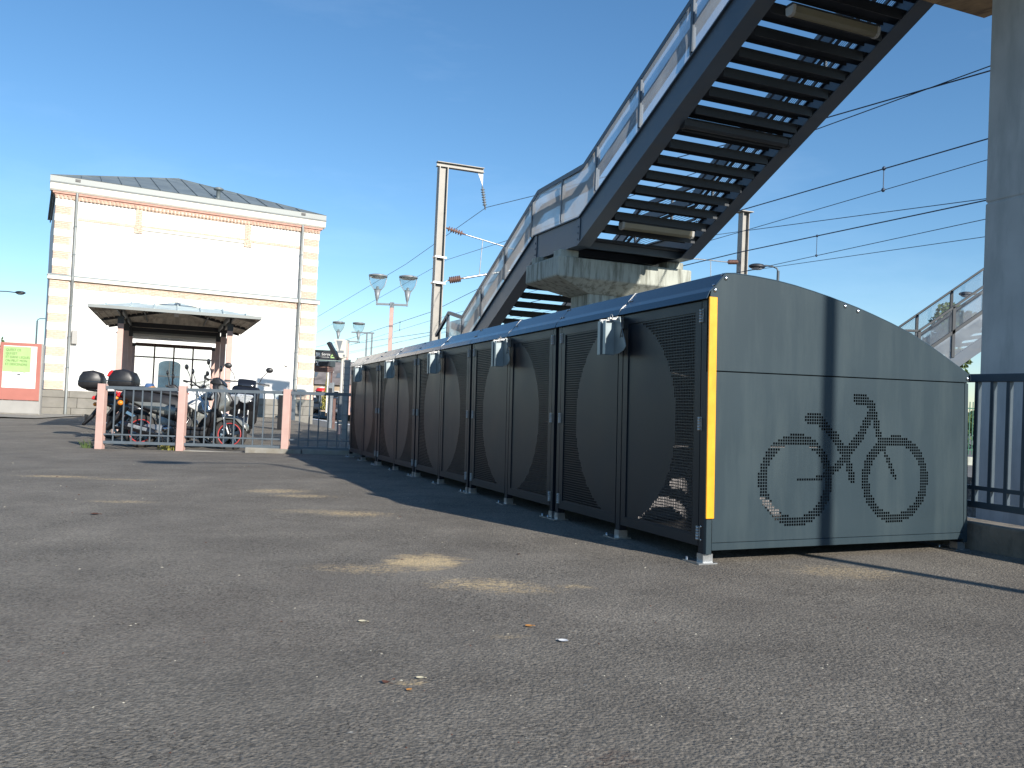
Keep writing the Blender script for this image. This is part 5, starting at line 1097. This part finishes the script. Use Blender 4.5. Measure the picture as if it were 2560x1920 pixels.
# ================================================================== things seen through the gap
# waste bin, blue post, validator, column, cabinet
o = thing('waste_bin', 'tall dark waste bin in front of the station plinth', 'bin', Matrix.Translation((-6.40, 24.0, -0.22)))
MB().box(-0.06, 0.06, -0.25, 0.25, 0.02, 0.95).build('body', 'black', o, bevel=0.01); MB().box(-0.12, 0.12, -0.3, 0.3, 0, 0.025).build('foot', 'black', o)
o = thing('blue_post', 'pale blue square post at the right foot of the station wall', 'post', Matrix.Translation((-9.14, 36.0, -0.55)))
MB().box(-0.075, 0.075, -0.075, 0.075, -0.1, 1.05).build('shaft', 'rail', o, bevel=0.01); MB().box(-0.085, 0.085, -0.085, 0.085, 1.05, 1.08).build('cap', 'rail', o)
o = thing('ticket_validator', 'pale grey green ticket validator post with a rounded head', 'ticket machine', Matrix.Translation((-6.33, 30.0, -0.47)))
MB().box(-0.075, 0.075, -0.08, 0.08, 0, 1.2).build('body', 'lampgrey', o, bevel=0.02); MB().prism([(-0.1, 1.15), (-0.1, 1.55), (-0.04, 1.68), (0.1, 1.70), (0.1, 1.25), (0.07, 1.15)], -0.09, 0.09, 'xz').build('head', 'lampgrey', o, bevel=0.02); MB().box(-0.06, 0.06, -0.094, -0.09, 1.35, 1.5).build('screen', 'darksign', o)
o = thing('loudspeaker_column', 'cream round column carrying a tilted black and cream display box', 'display', Matrix.Translation((-5.15, 26.0, -0.45)))
MB().lathe([(0.075, 0), (0.075, 2.42), (0, 2.42)], n=14).build('column', 'beigecol', o)
hd = MB().prism([(-0.30, 2.92), (-0.02, 2.94), (0.08, 2.92), (0.08, 2.40), (-0.05, 2.36), (-0.12, 2.40)], -0.12, 0.2, 'xz').build('display_head', 'beigecol', o, bevel=0.01)
MB().bar((-0.47, 0.02, 2.83), (-0.20, 0.02, 2.38), 0.34, 0.10).build('tilted_screen', 'black', hd)
MB().prism([(-0.22, 2.90), (-0.03, 2.90), (-0.10, 2.60), (0.02, 2.60), (0.02, 2.53), (-0.17, 2.53), (-0.13, 2.62)], -0.125, -0.121, 'xz').build('grey_shape', 'lampgrey', hd)  # flat grey shape laid on the front face of the head
MB().box(-0.0, 0.06, -0.126, -0.121, 2.42, 2.48).build('plate', 'lampgrey', hd)
o = thing('service_cabinet', 'grey ribbed service cabinet beyond the end of the fence', 'cabinet', Matrix.Translation((-4.36, 22.0, -0.3)))
MB().box(-0.055, 0.055, -0.2, 0.2, 0.45, 1.12).build('body', 'rail', o)
for k in range(5): MB().box(-0.05 + k * 0.022, -0.04 + k * 0.022, -0.212, -0.2, 0.5, 1.1).build('rib', 'lampgrey', o)
MB().box(-0.055, 0.055, -0.18, 0.18, 0.36, 0.43).build('grille', 'lampgrey', o); MB().prism([(-0.08, -0.05), (0.06, -0.05), (0.05, 0.34), (-0.02, 0.34)], -0.18, 0.18, 'xz').build('foot', 'pink', o)
o = thing('steel_ladder', 'thin grey grid ladder standing behind the last locker', 'ladder', Matrix.Translation((-3.08, 16.0, -0.19)))
MB().box(-0.085, -0.075, -0.01, 0.01, 0, 1.66).build('stile', 'lampgrey', o); MB().box(0.035, 0.045, -0.01, 0.01, 0, 1.66).build('stile', 'lampgrey', o)
for k, z in enumerate((0.35, 0.62, 0.88, 1.0, 1.08, 1.17, 1.27, 1.38, 1.5, 1.62)): MB().box(-0.075, 0.035, -0.006, 0.006, z, z + 0.014).build('rung', 'lampgrey', o)
MB().box(-0.07, 0.03, 0.012, 0.02, 0.18, 1.66).build('back_plate', 'greybase', o)
o = thing('rusty_post', 'dark red post beside the pale ticket validator', 'post', Matrix.Translation((-6.60, 32.0, -0.54)))
MB().box(-0.045, 0.045, -0.05, 0.05, 0, 1.18).build('shaft', 'brownslat', o, bevel=0.005); MB().box(-0.055, 0.055, -0.06, 0.06, 1.18, 1.2).build('cap', 'brownslat', o)
# hanging exit sign
o = thing('exit_sign', 'charcoal hanging platform sign reading Sortie with white and green symbols', 'sign', Matrix.Translation((-10.4, 48.0, 2.73)))
MB().box(-0.95, 0.85, -0.05, 0.05, 0.0, 0.55).build('board', 'darksign', o); MB().box(-1.0, 0.9, -0.03, 0.03, -0.10, -0.02).build('lower_rail', 'darkrail', o)
MB().box(-0.66, -0.42, -0.056, -0.051, 0.16, 0.40).build('pictogram', 'white', o); MB().prism([(-0.64, 0.17), (-0.44, 0.17), (-0.44, 0.26)], -0.058, -0.0565, 'xz').build('pictogram_wave', 'rail', o)
text('Sortie', 0.20, o, Matrix.Translation((-0.34, -0.053, 0.26)) @ RX90, 'white'); text('Centre ville', 0.09, o, Matrix.Translation((-0.34, -0.053, 0.14)) @ RX90, 'white')
MB().prism([(0.17, 0.12), (0.42, 0.12), (0.42, 0.24), (0.36, 0.32), (0.23, 0.32), (0.17, 0.24)], -0.056, -0.051, 'xz').build('green_symbol', 'postgreen', o); MB().box(0.22, 0.37, -0.058, -0.0565, 0.19, 0.25).build('symbol_bar', 'darksign', o); MB().box(0.24, 0.35, -0.056, -0.051, 0.35, 0.38).build('symbol_dash', 'postgreen', o)
MB().box(-0.80, -0.78, -0.056, -0.051, 0.1, 0.45).build('divider_line', 'pink', o); MB().box(-0.9, -0.84, -0.056, -0.051, 0.26, 0.29).build('arrow', 'white', o)
MB().tube([(-0.9, 0, 0.55), (-0.9, 0, 1.2)], 0.02, 6).tube([(0.8, 0, 0.55), (0.8, 0, 1.2)], 0.02, 6).box(-1.2, 1.1, -0.04, 0.04, -0.0, 0.0).build('hanger', 'darksign', o)
o = thing('platform_shelter', 'small brown slatted platform shelter with a charcoal band and a white symbol', 'shelter', Matrix.Translation((-11.2, 50.0, -0.5)))
MB().box(-0.65, 0.62, -0.4, 1.0, 2.95, 3.24).build('fascia', 'darksign', o)
for k in range(3): MB().box(-0.62, 0.55, -0.38 + 0.002 * k, 0.9, 2.62 + k * 0.105, 2.71 + k * 0.105).build('slat', 'brownslat', o)
for x in (-0.55, 0.5): MB().box(x - 0.04, x + 0.04, 0.6, 0.7, 0, 2.62).build('post', 'brownslat', o)
MB().box(-0.22, -0.02, -0.406, -0.401, 2.97, 2.99).box(-0.14, -0.10, -0.406, -0.401, 2.99, 3.14).box(-0.2, -0.04, -0.406, -0.401, 3.14, 3.17).build('symbol', 'white', o)
# far house, cars, shrub
h = thing('village_house', 'far ochre house with a broad slate roof and skylights beyond the platform', 'house', Matrix.Translation((-18.0, 85.0, -0.9)))
MB().box(-5.5, 5, 0, 8, 0, 2.75).build('wall', 'housewall', h)
MB().add([(-5.8, -0.3, 2.7), (5.3, -0.3, 2.7), (5.3, 8.3, 2.7), (-5.8, 8.3, 2.7), (-5.8, 4, 5.2), (5.3, 4, 5.2)], [(0, 1, 5, 4), (2, 3, 4, 5), (1, 2, 5), (3, 0, 4), (0, 3, 2, 1)]).build('roof', 'slate', h)
for x in (-1.9, 0.55): MB().bar((x, 0.9, 3.42), (x, 1.7, 3.90), 0.5, 0.06).build('skylight', 'rail', h)
for x in (-3.3, -1.5, 0.2): w_ = MB().box(x, x + 0.7, -0.03, 0.0, 1.1, 2.1).build('window', 'white', h); MB().box(x + 0.06, x + 0.64, -0.04, -0.031, 1.16, 2.04).build('pane', 'carglass', w_)
h = thing('pink_house', 'narrow salmon rendered house with one slit window behind the validator', 'house', Matrix.Translation((-12.0, 62.0, -0.6)))
MB().box(-0.45, 0.9, 0, 4, 0, 2.2).build('wall', 'pink', h); MB().box(-0.6, 1.0, -0.1, 4.1, 2.2, 2.3).build('roof', 'slate', h); w_ = MB().box(-0.22, -0.06, -0.03, 0, 1.1, 1.9).build('window', 'brownslat', h); MB().box(-0.19, -0.09, -0.036, -0.031, 1.15, 1.85).build('pane', 'carglass', w_)
def car(label, x, y, z, yaw, paint):
    T = thing('parked_car', label, 'car', Matrix.Translation((x, y, z)) @ Matrix.Rotation(R(yaw), 4, 'Z'), 'cars parked far behind the platform')
    body(T, 'body', [(-2.0, 0.35), (-2.05, 0.75), (-1.7, 0.9), (1.0, 0.9), (1.9, 0.72), (2.0, 0.35)], 1.7, paint, 0.1); body(T, 'cabin', [(-1.6, 0.88), (-1.2, 1.40), (0.25, 1.42), (1.0, 0.88)], 1.45, 'carglass', 0.08); body(T, 'roof', [(-1.25, 1.37), (-1.1, 1.46), (0.15, 1.47), (0.3, 1.38)], 1.3, paint, 0.05)
    for xx_ in (-1.25, 1.25):
        for yy_ in (-0.78, 0.78):
            wv = MB().lathe([(0, -0.1), (0.31, -0.1), (0.31, 0.1), (0, 0.1)], (xx_, yy_, 0.31), (0, 1, 0), 14).build('wheel', 'rubber', T); MB().lathe([(0, -0.105), (0.2, -0.105), (0.2, 0.105), (0, 0.105)], (xx_, yy_, 0.31), (0, 1, 0), 12).build('rim', 'alu', wv)
    for yy_ in (-0.6, 0.6): MB().ell((1.93, yy_, 0.68), (0.08, 0.18, 0.09), 8, 6).build('headlight', 'lens', T)
car('dark car parked far behind the yellow cone tree', -15.4, 71.0, -0.85, 175, 'carpaint')
car('white car parked far beside the station corner behind the fence bars', -17.6, 73.0, -0.85, 120, 'white')
b = thing('parasol', 'small white and red parasol far behind the platform', 'parasol', Matrix.Translation((-14.64, 66.0, -0.8)))
MB().lathe([(0.0, 2.2), (0.35, 2.08), (0.52, 1.85), (0.0, 1.98)], n=14).build('canopy', 'white', b); MB().tube([(0, 0, 0), (0, 0, 2.15)], 0.03, 6).build('pole', 'alu', b); MB().lathe([(0.36, 2.085), (0.525, 1.852), (0.525, 1.83), (0.30, 1.97)], n=14).build('red_band', 'red', b)
o = MB().tube([(0, 0, 0), (0, 0, 2.5)], 0.05, 8).box(-0.02, 0.35, -0.02, 0.02, 2.45, 2.52).build('sign_pole', 'white', mx=Matrix.Translation((-11.2, 52.0, -0.3))); tag(o, 'thin white pole standing between the exit sign and the validator', 'pole')
# strip of green and low wall on the far platform
def leaves(name, n, fill, size, m, parent=None, seed=1, kind=None):
    rnd = random.Random(seed); vs = []; fs = []
    for i in range(n):
        p, nn = fill(rnd)
        u = Vector((rnd.uniform(-1, 1), rnd.uniform(-1, 1), rnd.uniform(-1, 1))).normalized(); v = u.cross(Vector((rnd.uniform(-1, 1), rnd.uniform(-1, 1), rnd.uniform(-1, 1)))).normalized()
        k = size * rnd.uniform(0.6, 1.3); o_ = len(vs)
        vs += [p - u * k, p + v * k * 0.45, p + u * k, p - v * k * 0.45]; fs.append((o_, o_ + 1, o_ + 2, o_ + 3))
    return MB().add(vs, fs).build(name, m, parent, kind=kind)
def blobs(bl):
    def f(rnd):
        c, r = bl[rnd.randrange(len(bl))]
        while True:
            d = Vector((rnd.uniform(-1, 1), rnd.uniform(-1, 1), rnd.uniform(-1, 1)))
            if 0.2 < d.length < 1: break
        return Vector(c) + Vector((d.x * r[0], d.y * r[1], d.z * r[2])), d
    return f
def tree(label, x, y, z, h, spread, n, size, m, group=None, seed=3, cone=False, name='leafy_tree'):
    T = thing(name, label, 'tree', Matrix.Translation((x, y, z)), group); rnd = random.Random(seed)
    MB().tube([(0, 0, -0.2), (0.03, 0, h * 0.35), (0.0, 0.05, h * 0.85)], [0.035 * h * 0.6, 0.025 * h * 0.6, 0.006 * h], 8).build('trunk', 'bark', T)
    b = MB(); bl = []
    if cone:
        for k in range(10): f = k / 9; bl.append(((rnd.uniform(-.1, .1) * spread, rnd.uniform(-.1, .1) * spread, h * (0.15 + 0.8 * f)), (spread * (1.05 - f), spread * (1.05 - f), h * 0.09)))
    else:
        for k in range(11):
            a_ = rnd.uniform(0, 6.28); rr = spread * rnd.uniform(0.1, 0.75); zz = h * rnd.uniform(0.5, 0.95); c = (rr * math.cos(a_), rr * math.sin(a_), zz)
            b.tube([(0, 0, h * 0.4), (c[0] * 0.6, c[1] * 0.6, zz - 0.15 * h), c], [0.012 * h, 0.008 * h, 0.003 * h], 5)
            q = spread * rnd.uniform(0.22, 0.42); bl.append((c, (q, q, q * 0.8)))
        b.build('limbs', 'bark', T)
    leaves('crown', n, blobs(bl), size, m, T, seed)
    return T
tree('yellow green cone shaped tree far beyond the platform near the ochre house', -12.95, 60.0, -0.5, 2.7, 0.42, 900, 0.09, 'leafy', cone=True, name='cone_tree')
tree('leafy tree showing through the railing of the opposite stairs', 20.4, 40.0, -0.8, 7.2, 1.5, 3200, 0.13, 'leafg', 'trees beyond the opposite platform', 5)
tree('lower leafy tree left of the one behind the opposite stair railing', 19.3, 41.0, -0.8, 5.5, 1.2, 2200, 0.13, 'leafd', 'trees beyond the opposite platform', 6)
tree('yellowing treetop just peeping over the curved locker roof', 17.4, 45.0, -0.8, 7.35, 0.9, 1200, 0.12, 'leafy', 'trees beyond the opposite platform', 8)
for i, (x, y, h_, lab) in enumerate(((-29.7, 46, 2.9, 'yellow green bush at the left edge behind the poster totem'), (-26.2, 49, 2.3, 'low bush right behind the poster totem'), (-25.0, 52, 3.1, 'bush between the totem and the station corner'), (-31, 52, 4.2, 'darker bush beyond the left edge bush'))):
    T = thing('garden_bush', lab, 'bush', Matrix.Translation((x, y, -0.6)), 'bushes behind the poster totem'); rnd = random.Random(i)
    leaves('foliage', 1500, blobs([((rnd.uniform(-1, 1), rnd.uniform(-1, 1), h_ * rnd.uniform(0.2, 0.8)), (0.9, 0.9, h_ * 0.25)) for _ in range(9)]), 0.16, 'leafy' if i != 3 else 'leafg', T, i); MB().tube([(0, 0, -0.1), (0, 0, h_ * 0.6)], 0.06, 6).build('stem', 'bark', T)
# far hedgerows closing the horizon
def hedge_fill(x0, x1, y, z, h_):
    def f(rnd):
        x = rnd.uniform(x0, x1); hh = h_ * (0.65 + 0.35 * noise.noise(Vector((x * 0.15, y, 0)))) + 0.8 * noise.noise(Vector((x * 0.6, y, 3)))
        return Vector((x, y + rnd.uniform(-2.5, 2.5), z + max(0.3, hh) * math.sqrt(rnd.random()))), None
    return f
leaves('far_woods', 9000, hedge_fill(-75, -32, 95, -1.2, 4.2), 0.5, 'leafg', None, 21, 'stuff')
leaves('far_woods', 9000, hedge_fill(-45, 70, 130, -1.2, 4.5), 0.6, 'leafd', None, 22, 'stuff')
leaves('hedge_bank', 5000, hedge_fill(14, 40, 48, -0.8, 3.6), 0.22, 'leafg', None, 23, 'stuff')
# green bar fence and planter on the opposite platform, seen between locker and pier
g = thing('green_fence', 'green bar fence on the opposite platform seen between locker and pier', 'fence', Matrix.Translation((16.3, 30.0, -0.3)))
for k in range(-8, 26): MB().box(k * 0.11 - 0.012, k * 0.11 + 0.012, -0.012, 0.012, 0, 1.85).build('bar', 'gfence', g)
MB().box(-1, 2.9, -0.02, 0.02, 1.6, 1.64).build('top_rail', 'gfence', g); MB().box(-1, 2.9, -0.02, 0.02, 0.15, 0.19).build('bottom_rail', 'gfence', g)
o = thing('litter_basket', 'red litter basket hung on the green fence', 'bin', Matrix.Translation((15.95, 29.0, 0.04)))
MB().lathe([(0.0, 0), (0.13, 0.0), (0.18, 0.33), (0.16, 0.33), (0.12, 0.02)], n=12).build('basket', 'red', o); MB().tube([(0, 0.1, -0.5), (0, 0.1, 0.35)], 0.02, 6).build('post', 'black', o)
for (y0, z0, z1, dp, m_, lab) in ((26.0, -0.55, -0.22, 0.3, 'concrete', 'grey concrete edge beam of the opposite platform'), ):
    o = MB().box(9, 22, y0, y0 + dp, z0, z1).build('edge_beam', m_); tag(o, lab, 'kerb')

# ================================================================== small things on the asphalt
def leaf_at(label, x, y, size, m, yaw, name='fallen_leaf', curl=0.35, cat='leaf'):
    size *= 0.68
    b = MB(); n = 6; vs = []; fs = []
    for i in range(n + 1):
        u = i / n; wdt = 0.42 * math.sin(math.pi * min(1, u * 0.95 + 0.05)) ** 0.8; zc = curl * (u - 0.5) ** 2
        for k in (-1, -0.5, 0, 0.5, 1): vs.append((size * (u - 0.5), size * wdt * k, size * (zc + 0.22 * abs(k) * wdt + 0.03)))
    for i in range(n):
        for k in range(4): fs.append((i * 5 + k, i * 5 + k + 1, (i + 1) * 5 + k + 1, (i + 1) * 5 + k))
    b.add(vs, fs, True); b.tube([(size * 0.5, 0, size * 0.1), (size * 0.75, 0.0, size * 0.06)], size * 0.025, 5)
    o = b.build(name, m, mx=Matrix.Translation((x, y, gz(x, y) + 0.002)) @ Matrix.Rotation(R(yaw), 4, 'Z')); tag(o, label, cat, 'leaf litter on the asphalt')
leaf_at('small orange leaf right of the sandy patches', 0.10, 3.09, 0.045, 'dryleaf', 20)
leaf_at('pale grey feather like leaf on the asphalt, right of the orange leaf', 0.21, 2.90, 0.055, 'feather', 150)
leaf_at('golden petal at the bottom of the asphalt beside a dark crumb', -0.245, 2.365, 0.028, 'dryleaf', 60)
leaf_at('pale petal just above the golden petal', -0.225, 2.47, 0.036, 'paleleaf', 10)
leaf_at('dark brown crumpled leaf beside the golden petal', -0.315, 2.42, 0.038, 'brownleaf', -15, curl=0.8)
leaf_at('dark red brown leaf alone on the far left asphalt', -2.79, 5.83, 0.09, 'brownleaf', 5, curl=0.3)
leaf_at('tiny dark red leaf just outside the locker shadow', 0.075, 4.62, 0.03, 'brownleaf', 40, curl=0.9)
leaf_at('thin tan twig like leaf left of the middle sand patch', -0.50, 3.10, 0.045, 'paleleaf', 3)
# weeds along the fence
def tuft(rx, ry, n):
    def f(rnd): return None
    return f
for i, (x, y, lab) in enumerate(((-5.42, 13.85, 'dry weed tuft at the foot of the second salmon post'), (-6.85, 13.9, 'small green weed tuft left of the first salmon post'), (-5.62, 13.95, 'weed tuft under the silver scooter stand'))):
    rnd = random.Random(i); b = MB(); z = gz(x, y)
    for k in range(34):
        a_ = rnd.uniform(0, 6.28); r0 = rnd.uniform(0, 0.07); L = rnd.uniform(0.06, 0.17); px_, py_ = r0 * math.cos(a_) * 1.6, r0 * math.sin(a_); dx, dy = rnd.uniform(-.5, .5) * L, rnd.uniform(-.5, .5) * L
        b.add([(px_ - 0.006, py_, 0), (px_ + 0.006, py_, 0), (px_ + dx * 0.5 + 0.004, py_ + dy * 0.5, L * 0.6), (px_ + dx, py_ + dy, L)], [(0, 1, 2), (0, 2, 3)])
    o = b.build('weed_tuft', 'leafy' if i != 1 else 'leafg', mx=Matrix.Translation((x, y, z))); tag(o, lab, 'weed', 'weeds along the fence')
for nm, m_, n, r0, r1, sd_ in (('pale_grit', 'grit', 260, 0.0008, 0.0026, 41), ('dark_crumbs', 'brownleaf', 160, 0.001, 0.003, 42)):
    rnd = random.Random(sd_); b = MB()
    for k in range(n):
        y = 1.7 + 9.5 * rnd.random() ** 1.6; x = rnd.uniform(-0.66, 0.62) * y
        if (Vector((x, y, 0)) - ORG) @ AV > -0.3 and (Vector((x, y, 0)) - ORG) @ BV > -0.2: continue
        q = rnd.uniform(r0, r1) * (0.8 + y * 0.22); z = gz(x, y); a_ = rnd.uniform(0, 6.28); st_ = rnd.uniform(0.8, 2.4)
        vs = [(x + q * st_ * math.cos(a_) * c1 - q * math.sin(a_) * c2, y + q * st_ * math.sin(a_) * c1 + q * math.cos(a_) * c2, z + h) for c1, c2, h in ((-1, -.4, 0), (0.2, -1, 0), (1, .3, 0), (-.2, 1, 0), (0, 0, q * 0.7))]
        b.add(vs, [(0, 1, 4), (1, 2, 4), (2, 3, 4), (3, 0, 4)])
    b.build(nm, m_, kind='stuff')
